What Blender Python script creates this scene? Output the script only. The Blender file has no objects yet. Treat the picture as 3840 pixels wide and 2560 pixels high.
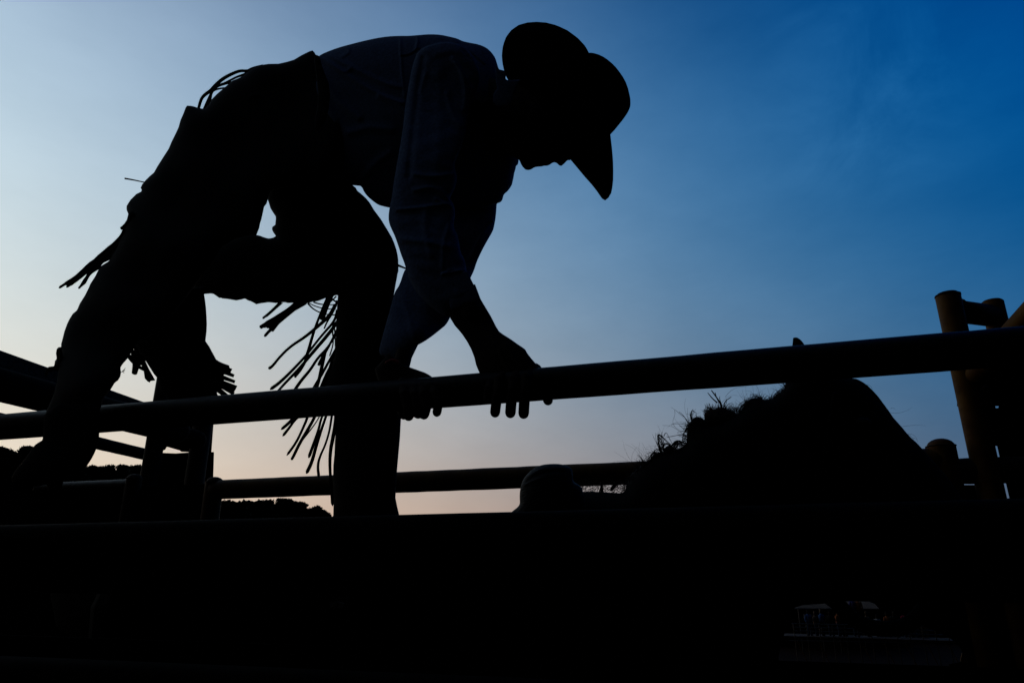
import bpy, math, random
import numpy as np
from mathutils import Vector
random.seed(7); np.random.seed(7)

# ------------------------------------------------------------------ camera
FPX = 2574.0                      # focal length in photograph pixels (24 mm on a 36 mm sensor)
TH = math.radians(18.67)          # looking up from the back of the chute
CAM = np.array([0.0, 0.0, 1.6])
scene = bpy.context.scene
C = scene.collection
cd = bpy.data.cameras.new('camera'); cam = bpy.data.objects.new('camera', cd); C.objects.link(cam)
cam.location = CAM; cam.rotation_euler = (math.pi/2 + TH, 0, 0)
cd.sensor_width = 36; cd.lens = 36*FPX/3840; cd.clip_start = 0.02; cd.clip_end = 20000
scene.camera = cam

# ------------------------------------------------------------------ sky and light (dusk, sun gone down ahead on the left)
w = bpy.data.worlds.new('World'); scene.world = w; w.use_nodes = True
nt = w.node_tree; nt.nodes.clear()
def N(t, **k):
    n = nt.nodes.new(t)
    for a, b in k.items(): setattr(n, a, b)
    return n
def M_(op, a, b=None, c=None, clamp=False):
    n = N('ShaderNodeMath', operation=op); n.use_clamp = clamp
    for i, v in enumerate((a, b, c)):
        if v is None: continue
        if isinstance(v, (int, float)): n.inputs[i].default_value = v
        else: nt.links.new(v, n.inputs[i])
    return n.outputs[0]
tc = N('ShaderNodeTexCoord'); sx = N('ShaderNodeSeparateXYZ'); nt.links.new(tc.outputs['Generated'], sx.inputs[0])
X = M_('MAXIMUM', M_('MINIMUM', sx.outputs[0], 0.66), -0.72)
Z = M_('MAXIMUM', M_('MINIMUM', sx.outputs[2], 0.78), 0.02)
COEF = [[0.7136, -0.5319, -0.4972, -0.137, -0.1221, -0.1856], [0.5819, -0.4096, 0.3545, 0.0122, -0.0295, -0.8311], [0.5017, -0.2442, 0.9307, 0.0854, -0.0413, -1.1477]]
# faint high cirrus
cm = N('ShaderNodeMapping'); cm.inputs['Scale'].default_value = (2.2, 1.4, 5.0); cm.inputs['Rotation'].default_value = (0, 0.5, 0.3)
nt.links.new(tc.outputs['Generated'], cm.inputs[0])
cn = N('ShaderNodeTexNoise'); cn.inputs['Scale'].default_value = 1.6; cn.inputs['Detail'].default_value = 6; cn.inputs['Roughness'].default_value = 0.6
nt.links.new(cm.outputs[0], cn.inputs['Vector'])
wisp = M_('MULTIPLY', M_('SUBTRACT', cn.outputs[0], 0.5), 0.095)
back = M_('MULTIPLY_ADD', M_('MULTIPLY', M_('ADD', M_('MULTIPLY_ADD', sx.outputs[2], 0.62, sx.outputs[1]), -0.2), 2.1, clamp=True), 0.985, 0.015)
dv = N('ShaderNodeVectorMath', operation='DOT_PRODUCT'); nt.links.new(tc.outputs['Generated'], dv.inputs[0]); _c = Vector((.43, .70, .57)).normalized(); dv.inputs[1].default_value = _c
msk = M_('POWER', M_('MAXIMUM', M_('MULTIPLY', M_('SUBTRACT', dv.outputs['Value'], 0.982), 55.0), 0.0), 1.5)
cm2 = N('ShaderNodeMapping'); cm2.inputs['Scale'].default_value = (6, 5, 5); cm2.inputs['Rotation'].default_value = (0.4, -0.7, 0.2)
nt.links.new(tc.outputs['Generated'], cm2.inputs[0])
cn2 = N('ShaderNodeTexNoise'); cn2.inputs['Scale'].default_value = 1.3; cn2.inputs['Detail'].default_value = 8; cn2.inputs['Roughness'].default_value = 0.62; cn2.inputs['Distortion'].default_value = 0.7
nt.links.new(cm2.outputs[0], cn2.inputs['Vector'])
wisp = M_('ADD', wisp, M_('MULTIPLY', M_('MAXIMUM', M_('SUBTRACT', cn2.outputs[0], 0.44), 0.0), M_('MULTIPLY', msk, 0.2)))
ch = []
XX = M_('MULTIPLY', X, X); XZ = M_('MULTIPLY', X, Z); ZZ = M_('MULTIPLY', Z, Z)
for c in COEF:
    v = M_('MULTIPLY_ADD', X, c[1], c[0])
    for t, k in ((Z, c[2]), (XX, c[3]), (XZ, c[4]), (ZZ, c[5])): v = M_('MULTIPLY_ADD', t, k, v)
    v = M_('ADD', v, wisp)
    v = M_('POWER', M_('MAXIMUM', v, 0.004), 2.2)
    ch.append(M_('MULTIPLY', v, back))
cc = N('ShaderNodeCombineXYZ')
for i in range(3): nt.links.new(ch[i], cc.inputs[i])
bg = N('ShaderNodeBackground'); nt.links.new(cc.outputs[0], bg.inputs[0]); bg.inputs[1].default_value = 1.0
wo = N('ShaderNodeOutputWorld'); nt.links.new(bg.outputs[0], wo.inputs[0])
sd = bpy.data.lights.new('sun', 'SUN'); sun = bpy.data.objects.new('sun', sd); C.objects.link(sun)
sd.energy = 0.12; sd.angle = math.radians(12); sd.color = (1.0, 0.78, 0.6)
sun.rotation_euler = Vector((-0.75, 0.9, 0.12)).to_track_quat('Z', 'Y').to_euler()
vs = scene.view_settings
vs.view_transform = 'Standard'; vs.look = 'None'; vs.gamma = 1; vs.exposure = 0; vs.use_curve_mapping = False

# ------------------------------------------------------------------ materials
def mat(name, col, rough=0.8, spec=0.2, noise=0.3, scale=40, bump=0.2, metal=0.0, col2=None, bscale=None, stretch=None):
    m = bpy.data.materials.new(name); m.use_nodes = True; t = m.node_tree
    b = t.nodes['Principled BSDF']; b.inputs['Roughness'].default_value = rough
    b.inputs['Specular IOR Level'].default_value = spec; b.inputs['Metallic'].default_value = metal
    tcn = t.nodes.new('ShaderNodeTexCoord'); mp = t.nodes.new('ShaderNodeMapping')
    if stretch: mp.inputs['Scale'].default_value = stretch
    t.links.new(tcn.outputs['Object'], mp.inputs[0])
    n = t.nodes.new('ShaderNodeTexNoise'); n.inputs['Scale'].default_value = scale; n.inputs['Detail'].default_value = 8
    t.links.new(mp.outputs[0], n.inputs['Vector'])
    r = t.nodes.new('ShaderNodeValToRGB'); r.color_ramp.elements[0].position = 0.35; r.color_ramp.elements[1].position = 0.7
    c2 = col2 or tuple(min(1, c*(1+noise)) for c in col)
    r.color_ramp.elements[0].color = (*[c*(1-noise) for c in col], 1); r.color_ramp.elements[1].color = (*c2, 1)
    t.links.new(n.outputs[0], r.inputs[0]); t.links.new(r.outputs[0], b.inputs['Base Color'])
    n2 = t.nodes.new('ShaderNodeTexNoise'); n2.inputs['Scale'].default_value = bscale or scale*3; n2.inputs['Detail'].default_value = 6
    t.links.new(mp.outputs[0], n2.inputs['Vector'])
    bp = t.nodes.new('ShaderNodeBump'); bp.inputs['Strength'].default_value = bump; bp.inputs['Distance'].default_value = 0.004
    t.links.new(n2.outputs[0], bp.inputs['Height']); t.links.new(bp.outputs[0], b.inputs['Normal'])
    return m
MT = dict(
    steel=mat('dark_painted_steel', (0.005, 0.0028, 0.0024), 0.5, 0.06, 0.3, 30, 0.35),
    dusty=mat('dusty_black_steel', (0.003, 0.0026, 0.0025), 0.9, 0.03, 0.5, 12, 0.5),
    ochre=mat('ochre_painted_steel', (0.15, 0.066, 0.007), 0.65, 0.06, 0.35, 14, 0.4, col2=(0.04, 0.012, 0.002)),
    rust=mat('rusty_steel', (0.03, 0.014, 0.006), 0.75, 0.1, 0.5, 12, 0.5),
    plank=mat('weathered_plank', (0.075, 0.05, 0.035), 0.85, 0.1, 0.6, 6, 0.8, stretch=(1, 12, 12)),
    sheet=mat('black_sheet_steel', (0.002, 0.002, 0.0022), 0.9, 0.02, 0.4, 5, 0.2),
    shirt=mat('navy_cotton', (0.062, 0.095, 0.175), 0.9, 0.04, 0.3, 120, 0.3),
    leather=mat('black_chap_leather', (0.0018, 0.0016, 0.0015), 0.85, 0.03, 0.3, 60, 0.5),
    felt=mat('black_felt', (0.0012, 0.0012, 0.0013), 0.95, 0.01, 0.2, 200, 0.2),
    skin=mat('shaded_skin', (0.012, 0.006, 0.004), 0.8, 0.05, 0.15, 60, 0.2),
    red=mat('red_band', (0.25, 0.015, 0.01), 0.7, 0.2, 0.2, 60, 0.2),
    boot=mat('dark_boot_leather', (0.001, 0.0009, 0.0008), 0.85, 0.01, 0.3, 40, 0.3),
    metal=mat('spur_steel', (0.05, 0.055, 0.065), 0.4, 0.4, 0.3, 30, 0.1, metal=0.6),
    coat=mat('black_horse_coat', (0.0012, 0.0011, 0.0011), 0.9, 0.02, 0.3, 90, 0.4),
    hair=mat('black_horse_hair', (0.004, 0.0035, 0.003), 0.8, 0.08, 0.3, 30, 0.1),
    tuft=mat('brown_frayed_fibre', (0.03, 0.015, 0.01), 0.9, 0.05, 0.4, 30, 0.2),
    saddle=mat('wrinkled_saddle_leather', (0.0012, 0.0012, 0.0014), 0.65, 0.05, 0.3, 30, 1.0, bscale=60, stretch=(1, 1, 3)),
    leaf=mat('dark_leaves', (0.010, 0.022, 0.008), 0.9, 0.05, 0.6, 0.6, 0.0),
    bark=mat('dark_bark', (0.015, 0.012, 0.01), 0.95, 0.05, 0.4, 3, 0.4),
    dirt=mat('arena_dirt', (0.008, 0.0028, 0.0018), 0.98, 0.02, 0.5, 0.8, 0.6, bscale=6),
    roof=mat('galvanised_roof', (0.07, 0.038, 0.026), 0.6, 0.2, 0.2, 2, 0.1),
    wall=mat('dark_pavilion_wall', (0.006, 0.007, 0.009), 0.9, 0.05, 0.3, 3, 0.1),
    white=mat('dusty_white_paint', (0.12, 0.13, 0.15), 0.8, 0.1, 0.2, 4, 0.1),
    deck=mat('grey_deck', (0.04, 0.026, 0.02), 0.9, 0.05, 0.5, 1.2, 0.1),
    farpipe=mat('far_rail_paint', (0.03, 0.026, 0.024), 0.6, 0.2, 0.3, 3, 0.1),
)
for nm, c in (('blue_cloth', (0.02, 0.06, 0.16)), ('orange_cloth', (0.2, 0.06, 0.02)), ('crimson_cloth', (0.16, 0.01, 0.03)),
              ('pale_cloth', (0.2, 0.19, 0.19)), ('denim', (0.015, 0.03, 0.06)), ('tan_cloth', (0.12, 0.08, 0.05)), ('black_cloth', (0.006, 0.006, 0.006)), ('violet_cloth', (0.08, 0.07, 0.18))):
    MT[nm] = mat(nm, c, 0.9, 0.05, 0.2, 20, 0.1)

# ------------------------------------------------------------------ projection helpers
cT, sT = math.cos(TH), math.sin(TH)
def ray(px, py):
    x = (px-1920)/FPX; u = (1280-py)/FPX
    return np.array([x, cT - sT*u, sT + cT*u])
def PD(px, py, d): return CAM + d*ray(px, py)                      # d = depth along the view
SLOPE = 0.304                                                       # the chute runs at this slope in plan
def PY(px, py, Y0):                                                 # point on the upright plane of the chute family
    r = ray(px, py); return CAM + r*(Y0/(r[1] + SLOPE*r[0]))
def T(x0, y0, s): return lambda pts: [(x0+a/s, y0+b/s) for a, b in pts]
T1 = T(1200, 0, 1.8085); T2 = T(400, 150, 1.8085); T3 = T(150, 800, 1.8085); T4 = T(1150, 650, 1.568)
T5 = T(0, 1200, 1.8085); T6 = T(2300, 1200, 1.8085); T7 = T(950, 1080, 1.96); T8 = T(1850, 1600, 3.357); T9 = T(3400, 1000, 1.568)
T10 = T(150, 1250, 2.94)
ID = lambda p: p

def mk(name, V, F, m, parent=None, smooth=True, **props):
    me = bpy.data.meshes.new(name)
    V = [tuple(map(float, v)) for v in V]
    if parent is not None and parent.get('_o'): ox = np.array(parent['_o'])
    else: ox = np.zeros(3)
    base = None
    if parent is None and V:
        a = np.array(V); base = np.array([(a[:, 0].min()+a[:, 0].max())/2, (a[:, 1].min()+a[:, 1].max())/2, a[:, 2].min()])
        V = [tuple(v-base) for v in a]
    elif V:
        V = [tuple(np.array(v)-ox) for v in V]
    me.from_pydata(V, [], F); me.materials.append(m)
    me.polygons.foreach_set('use_smooth', [smooth]*len(me.polygons))
    me.update()
    o = bpy.data.objects.new(name, me); C.objects.link(o)
    if base is not None: o.location = base; o['_o'] = [float(b) for b in base]
    if parent is not None:
        o.parent = parent; o['_o'] = [float(b) for b in ox]
    for k, v in props.items(): o[k] = v
    return o
def empty(name, loc, label, cat, group=None):
    o = bpy.data.objects.new(name, None); C.objects.link(o); o.location = loc; o.empty_display_size = 0.1
    o['_o'] = [float(v) for v in loc]; o['label'] = label; o['category'] = cat
    if group: o['group'] = group
    return o
def tag(o, label, cat, group=None, kind=None):
    if label: o['label'] = label
    if cat: o['category'] = cat
    if group: o['group'] = group
    if kind: o['kind'] = kind
    return o
class MB:
    def __init__(s): s.V = []; s.F = []
    def add(s, V, F):
        k = len(s.V); s.V += [np.array(v, float) for v in V]; s.F += [tuple(i+k for i in f) for f in F]; return s
    def build(s, name, m, parent=None, smooth=True, **p): return mk(name, s.V, s.F, m, parent, smooth, **p)

def resample(poly, step):
    out = []
    n = len(poly)
    for i in range(n):
        a = np.array(poly[i], float); b = np.array(poly[(i+1) % n], float)
        k = max(1, int(np.linalg.norm(b-a)/step))
        for j in range(k): out.append(a+(b-a)*j/k)
    return np.array(out)
def chaikin(poly, n=1, closed=True):
    P = [np.array(p, float) for p in poly]
    for _ in range(n):
        Q = []
        m = len(P)
        rng = range(m) if closed else range(m-1)
        if not closed: Q.append(P[0])
        for i in rng:
            a, b = P[i], P[(i+1) % m]; Q += [a*.75+b*.25, a*.25+b*.75]
        if not closed: Q.append(P[-1])
        P = Q
    return P
def inside(poly, gx, gy):
    res = np.zeros(gx.shape, bool); n = len(poly)
    for i in range(n):
        x1, y1 = poly[i]; x2, y2 = poly[(i+1) % n]
        if y1 == y2: continue
        c = ((y1 > gy) != (y2 > gy)) & (gx < (x2-x1)*(gy-y1)/(y2-y1)+x1)
        res ^= c
    return res
def depthfit(ctrl):
    """ctrl: [(px,py,Y0)...] -> function giving Y0 at a pixel (inverse distance weighting)."""
    c = np.array(ctrl, float)
    def f(x, y):
        if len(c) == 1: return c[0, 2]
        d2 = (c[:, 0]-x)**2+(c[:, 1]-y)**2+900.
        wgt = 1/d2; return float((wgt*c[:, 2]).sum()/wgt.sum())
    return f
def inflate(poly, ctrl, k=1.0, hmax=9, step=5.0, folds=(), wob=0.0, wsc=60.0, hpow=0.5, back=1.0, smooth=1):
    """A rounded solid whose section thickness grows away from its edge; returns (V, F)."""
    poly = np.array(chaikin(poly, smooth)) if smooth else np.array(poly, float)
    bp = resample(poly, step*0.5)
    x0, y0 = poly.min(0)-step*1.5; x1, y1 = poly.max(0)+step*1.5
    xs = np.arange(x0, x1+step, step); ys = np.arange(y0, y1+step, step)
    gx, gy = np.meshgrid(xs, ys)
    ins = inside(poly, gx, gy)
    # Poisson solve, coarse start
    u = np.zeros(gx.shape)
    f = 8
    for f in (8, 4, 2, 1):
        if min(gx.shape)//f < 6: continue
        ii = ins[::f, ::f]; uu = u[::f, ::f].copy()*ii
        h2 = (step*f)**2*2.0
        for _ in range(260 if f > 1 else 120):
            p = np.pad(uu, 1)
            uu = 0.25*(p[:-2, 1:-1]+p[2:, 1:-1]+p[1:-1, :-2]+p[1:-1, 2:]+h2)*ii
        if f > 1:
            iy = np.minimum(np.arange(gx.shape[0])/f, uu.shape[0]-1.001); ix = np.minimum(np.arange(gx.shape[1])/f, uu.shape[1]-1.001)
            a = iy.astype(int); b = ix.astype(int); fy = (iy-a)[:, None]; fx = (ix-b)[None]
            a2 = np.minimum(a+1, uu.shape[0]-1); b2 = np.minimum(b+1, uu.shape[1]-1)
            u = (uu[a][:, b]*(1-fy)*(1-fx)+uu[a2][:, b]*fy*(1-fx)+uu[a][:, b2]*(1-fy)*fx+uu[a2][:, b2]*fy*fx)*ins
        else: u = uu
    hpx = np.power(np.maximum(u, 0), hpow)*k
    # soft folds
    dz = np.zeros(gx.shape)
    for pts, amp, wid in folds:
        P = np.array(chaikin(pts, 2, closed=False)); best = np.full(gx.shape, 1e9)
        for i in range(len(P)-1):
            a, b = P[i], P[i+1]; ab = b-a; L = (ab**2).sum()+1e-9
            t = np.clip(((gx-a[0])*ab[0]+(gy-a[1])*ab[1])/L, 0, 1)
            best = np.minimum(best, (gx-a[0]-t*ab[0])**2+(gy-a[1]-t*ab[1])**2)
        dz += amp*np.exp(-best/(wid*wid))
    if wob:
        for q in range(5):
            a = np.random.rand()*6.28; ph = np.random.rand()*6.28; s = wsc*(0.5+np.random.rand())
            dz += wob*np.sin((gx*math.cos(a)+gy*math.sin(a))/s*2.2+ph+1.5*np.sin((gx*math.sin(a)-gy*math.cos(a))/s/1.7))/2.5
    ny, nx = gx.shape
    cell = np.zeros((ny-1, nx-1), bool)
    cell |= ins[:-1, :-1]; cell |= ins[1:, :-1]; cell |= ins[:-1, 1:]; cell |= ins[1:, 1:]
    used = np.zeros(gx.shape, bool)
    used[:-1, :-1] |= cell; used[1:, :-1] |= cell; used[:-1, 1:] |= cell; used[1:, 1:] |= cell
    fd = depthfit(ctrl); V = []; fi = -np.ones(gx.shape, int); bi = -np.ones(gx.shape, int)
    for j, i in zip(*np.nonzero(used)):
        x, y = gx[j, i], gy[j, i]
        if ins[j, i]:
            h = hpx[j, i]; Y0 = fd(x, y)
            r = ray(x, y); s = Y0/(r[1]+SLOPE*r[0]); hh = h*s/FPX; Mx = hmax(x) if callable(hmax) else hmax; hm = hh*Mx/math.sqrt(hh*hh+Mx*Mx)*1.08
            edge = min(1.0, h/25.0)
            d1 = hm + dz[j, i]*s/FPX*edge
            ln = np.linalg.norm(r)
            fi[j, i] = len(V); V.append(CAM+r*(s-d1/ln)); bi[j, i] = len(V); V.append(CAM+r*(s+hm*back/ln))
        else:
            d = (bp[:, 0]-x)**2+(bp[:, 1]-y)**2; q = bp[d.argmin()]
            Y0 = fd(q[0], q[1]); fi[j, i] = bi[j, i] = len(V); V.append(PY(q[0], q[1], Y0))
    F = []
    for j, i in zip(*np.nonzero(cell)):
        a, b, c, d = (j, i), (j, i+1), (j+1, i+1), (j+1, i)
        F.append((fi[d], fi[c], fi[b], fi[a])); F.append((bi[a], bi[b], bi[c], bi[d]))
    return V, [tuple(int(q) for q in f) for f in F]

def tubeV(P, R, seg=12, cap=True):
    """Round tube through 3-D points with radii; hemispherical-ish closed ends."""
    P = [np.array(p, float) for p in P]; R = list(R) if hasattr(R, '__len__') else [R]*len(P)
    if cap:
        d0 = P[0]-P[1]; d0 /= np.linalg.norm(d0)+1e-12; d1 = P[-1]-P[-2]; d1 /= np.linalg.norm(d1)+1e-12
        pre = [(P[0]+d0*R[0]*math.sin(a), R[0]*math.cos(a)) for a in (1.5, 1.1, .6)]
        post = [(P[-1]+d1*R[-1]*math.sin(a), R[-1]*math.cos(a)) for a in (.6, 1.1, 1.5)]
        P = [p for p, _ in pre]+P+[p for p, _ in post]; R = [r for _, r in pre]+R+[r for _, r in post]
    V = []; F = []; n = len(P); up = None
    for i in range(n):
        t = P[min(i+1, n-1)]-P[max(i-1, 0)]; t /= np.linalg.norm(t)+1e-12
        if up is None:
            up = np.array([0, 0, 1.]) if abs(t[2]) < .9 else np.array([1., 0, 0])
        a = up-t*np.dot(up, t); a /= np.linalg.norm(a)+1e-12; b = np.cross(t, a); up = a
        for k in range(seg):
            an = 2*math.pi*k/seg; V.append(P[i]+R[i]*(math.cos(an)*a+math.sin(an)*b))
    for i in range(n-1):
        for k in range(seg):
            k2 = (k+1) % seg; F.append((i*seg+k, i*seg+k2, (i+1)*seg+k2, (i+1)*seg+k))
    F.append(tuple(range(seg))[::-1]); F.append(tuple((n-1)*seg+k for k in range(seg)))
    return V, F
def flatpipe(a, b, r, seg=28, n=24, jit=0.0006, bevel=True):
    """Straight pipe with flat capped ends (slightly bevelled) and a touch of unevenness."""
    a = np.array(a); b = np.array(b); P = []; R = []
    L = np.linalg.norm(b-a); d = (b-a)/L
    P = [a, a+d*0.003]+[a+(b-a)*t for t in np.linspace(0.01, 0.99, n)]+[b-d*0.003, b]
    R = [r*.93, r]+[r+random.uniform(-jit, jit) for _ in range(n)]+[r, r*.93]
    return tubeV(P, R, seg, cap=False)
def weld(p, d, r, rr):
    """weld bead ring round axis d at p."""
    d = np.array(d, float); d /= np.linalg.norm(d)
    up = np.array([0, 0, 1.]) if abs(d[2]) < .9 else np.array([1., 0, 0])
    a = up-d*np.dot(up, d); a /= np.linalg.norm(a); b = np.cross(d, a)
    pts = [p+r*(math.cos(t)*a+math.sin(t)*b)+d*random.uniform(-.001, .001) for t in np.linspace(0, 2*math.pi, 25)]
    return tubeV(pts, [rr*random.uniform(.7, 1.2) for _ in pts], 6, cap=False)
def pxtube(p0, w0, p1, w1, r, ext=0.0, **k):
    """pipe whose drawn half widths give its distance."""
    a = PD(p0[0], p0[1], r*FPX/w0); b = PD(p1[0], p1[1], r*FPX/w1); d = b-a
    return a-d*ext, b+d*ext
def box8(c, ax, ay, az):
    V = [c+sx_*ax+sy*ay+sz*az for sx_ in (-1, 1) for sy in (-1, 1) for sz in (-1, 1)]
    F = [(0, 1, 3, 2), (4, 6, 7, 5), (0, 4, 5, 1), (2, 3, 7, 6), (0, 2, 6, 4), (1, 5, 7, 3)]
    return V, F
def slab(pts, Y0, th=0.004):
    """upright plate (fence plane family) with thickness from a pixel outline."""
    nrm = np.array([SLOPE, 1.0, 0]); nrm /= np.linalg.norm(nrm)
    fr = [PY(x, y, Y0) for x, y in pts]; bk = [p+nrm*th for p in fr]; n = len(fr)
    return fr+bk, [tuple(range(n))[::-1], tuple(range(n, 2*n))]+[(i, (i+1) % n, n+(i+1) % n, n+i) for i in range(n)]
def strandV(pts, wpx, ctrl, th=0.0016, taper=True, n=None, twist=0.6):
    """leather strip: flat section, pointed tip, runs through pixel points at half width wpx."""
    P = np.array(chaikin(pts, 2, closed=False)); fd = depthfit(ctrl) if not callable(ctrl) else ctrl
    m = len(P); V = []; F = []; ph = random.uniform(0, 6.28); off = random.uniform(-.012, .012)
    for i in range(m):
        t = P[min(i+1, m-1)]-P[max(i-1, 0)]; t = t/(np.linalg.norm(t)+1e-9); nn = np.array([-t[1], t[0]])
        s = i/(m-1); wv = 1.42*wpx*(0.85+0.15*math.sin(5*s+ph))
        if taper and s > 0.93: wv *= max(0.25, (1-s)/0.07)
        q = P[i]; Y0 = fd(q[0], q[1])+off
        a = PY(*(q-nn*wv), Y0-twist*th*math.sin(ph+4*s)); b = PY(*(q+nn*wv), Y0+twist*th*math.sin(ph+4*s))
        r = ray(*q); r = r/np.linalg.norm(r)*th
        V += [a-r, b-r, b+r, a+r]
    for i in range(m-1):
        k = 4*i
        for e in range(4): F.append((k+e, k+(e+1) % 4, k+4+(e+1) % 4, k+4+e))
    F += [(3, 2, 1, 0), (4*m-4, 4*m-3, 4*m-2, 4*m-1)]
    return V, F
def hairV(mb, pts, r, Y0, seg=3):
    P = chaikin(pts, 2, closed=False)
    Q = [PY(p[0], p[1], Y0) for p in P]
    v, f = tubeV(Q, [r*(1-.7*i/(len(Q)-1)) for i in range(len(Q))], seg, cap=False); mb.add(v, f)
def remesh(o, voxel, smooth=2):
    md = o.modifiers.new('r', 'REMESH'); md.mode = 'VOXEL'; md.voxel_size = voxel; md.use_smooth_shade = True
    if smooth: s = o.modifiers.new('s', 'SMOOTH'); s.iterations = smooth; s.factor = 0.5
    dg = bpy.context.evaluated_depsgraph_get(); dg.update()
    me = bpy.data.meshes.new_from_object(o.evaluated_get(dg)); o.modifiers.clear()
    old = o.data; mt = old.materials[0]; o.data = me
    if not me.materials: me.materials.append(mt)
    me.polygons.foreach_set('use_smooth', [True]*len(me.polygons)); bpy.data.meshes.remove(old)
    return o

# ================================================================== SETTING
def ground_h(x, y):
    t = min(1, max(0, (y-4.5)/28)); t = t*t*(3-2*t)
    return -4.6*t
V = []; F = []
gx = [-4000, -800, -200]+list(np.linspace(-80, 80, 33))+[200, 800, 4000]
gy = [-400, -60]+list(np.linspace(-10, 90, 61))+[150, 300, 900, 2500, 9000]
for y in gy:
    for x in gx: V.append((x, y, ground_h(x, y)+(random.uniform(-.03, .03) if 6 < y < 90 else 0)))
n = len(gx)
for j in range(len(gy)-1):
    for i in range(n-1): F.append((j*n+i, j*n+i+1, (j+1)*n+i+1, (j+1)*n+i))
g = mk('ground', V, F, MT['dirt']); g['kind'] = 'structure'

# ------------------------------------------------------------------ near chute fence (the rails he is climbing)
NF = 1.52                                                            # its plane
nf = empty('chute_fence', (0.2, 1.46, 0), 'dark pipe rail chute fence in the foreground that the cowboy grips', 'fence')
def on_line(x, v0): return v0+(2150-v0)*(x+0)/(-7000)                # rails converge at pixel (-7000, 2150)
def near_rail(ytop0, r, y_at=None):
    a0 = PY(0, ytop0, NF); return a0
RR = 0.0373
xs = (-700, 4500)
a = PY(xs[0], 1601-0.0785*xs[0], NF); b = PY(xs[1], 1601-0.0785*xs[1], NF)
b[2] = a[2] = (a[2]+b[2])/2                                          # level
A0 = PY(0, 1601, NF); B0 = PY(3840, 1296, NF)
dirv = (B0-A0)
MB().add(*flatpipe(A0-dirv*0.35, B0+dirv*0.25, RR, 40, 60, 0.0004)).build('rail', MT['steel'], nf)
def rail_at(y0, y1, r, m='steel', dx0=0.35, dx1=0.25, up=True):
    """pipe whose TOP edge is drawn from (0,y0) to (3840,y1)."""
    p = PY(0, y0, NF); q = PY(3840, y1, NF); rr = np.array([0, 0, r*1.0]); p = p-rr; q = q-rr; d = q-p
    return MB().add(*flatpipe(p-d*dx0, q+d*dx1, r, 36, 50, 0.0005)).build('rail', MT[m], nf)
rail_at(1968, 1868, RR, 'dusty'); rail_at(2457, 2620, RR, 'dusty')
vline = lambda x, yat, xat: 2150+(yat-2150)*(x+7000)/(xat+7000)
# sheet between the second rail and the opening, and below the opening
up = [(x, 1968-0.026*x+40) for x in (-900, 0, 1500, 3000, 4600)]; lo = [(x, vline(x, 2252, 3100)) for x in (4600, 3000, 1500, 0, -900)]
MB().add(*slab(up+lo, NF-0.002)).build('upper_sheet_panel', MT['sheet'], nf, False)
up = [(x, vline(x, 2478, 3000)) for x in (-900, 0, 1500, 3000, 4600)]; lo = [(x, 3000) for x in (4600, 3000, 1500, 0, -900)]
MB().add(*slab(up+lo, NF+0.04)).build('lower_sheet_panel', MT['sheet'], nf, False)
for t in (-0.34, 1.24):
    p = A0+dirv*t; MB().add(*flatpipe((p[0], p[1]+0.09, 0), (p[0], p[1]+0.09, p[2]+.12), 0.05, 24, 10)).build('post', MT['steel'], nf)
# slide latch bar and hinge strap on the lower sheet (faint in the dark lower left)
v, f = slab([(1235, 2258), (1262, 2252), (1290, 2262), (1285, 2280), (1240, 2274)], NF-0.012, 0.006); MB().add(v, f).build('latch', MT['metal'], nf, False)

# ------------------------------------------------------------------ far chute fence
FF = 2.425
ff = empty('chute_gate', (0.3, 2.3, 0), 'ochre pipe gate of the chute running behind the horse and the cowboy', 'gate')
def far_pipe(name, x0, y0, x1, y1, r, m, par, Y=FF, top=True, n=30, seg=28):
    p = PY(x0, y0, Y); q = PY(x1, y1, Y)
    if top: p = p-np.array([0, 0, r]); q = q-np.array([0, 0, r])
    return MB().add(*flatpipe(p, q, r, seg, n, 0.0006)).build(name, MT[m], par)
RF = 0.0375
far_pipe('rail', 806, 1800, 3520, 1679, RF, 'ochre', ff, n=60)
def capped_post(xc, ytop, r, m, par, Y, zb=0.0, dome=0.6, name='post'):
    p = PY(xc, ytop, Y); P = []; R = []
    top = p[2]
    for a in (1.5, 1.2, .9, .6, .3, 0): P.append((p[0], p[1], top-r*dome+r*dome*math.sin(a))); R.append(max(.002, r*0.94*math.cos(a)))
    P += [(p[0], p[1], top-r*dome-.002)]; R += [r]
    for t in np.linspace(0, 1, 14): P.append((p[0], p[1], (top-r*dome-.006)*(1-t)+zb*t)); R.append(r+random.uniform(-.0005, .0005))
    v, f = tubeV(P[::-1], R[::-1], 30, cap=False)
    o = MB().add(v, f).build(name, MT[m], par)
    v, f = weld(np.array([p[0], p[1], top-r*dome]), (0, 0, 1), r, .0025); MB().add(v, f).build('weld', MT['rust'], o)
    return o
capped_post(808, 1787, 0.035, 'ochre', ff, FF)
capped_post(3522, 1644, 0.039, 'ochre', ff, FF)
far_pipe('rail', 806, 1960, 3520, 1900, RF, 'rust', ff, n=40)
far_pipe('rail', 806, 2110, 3520, 2085, RF, 'rust', ff, n=40)

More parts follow.
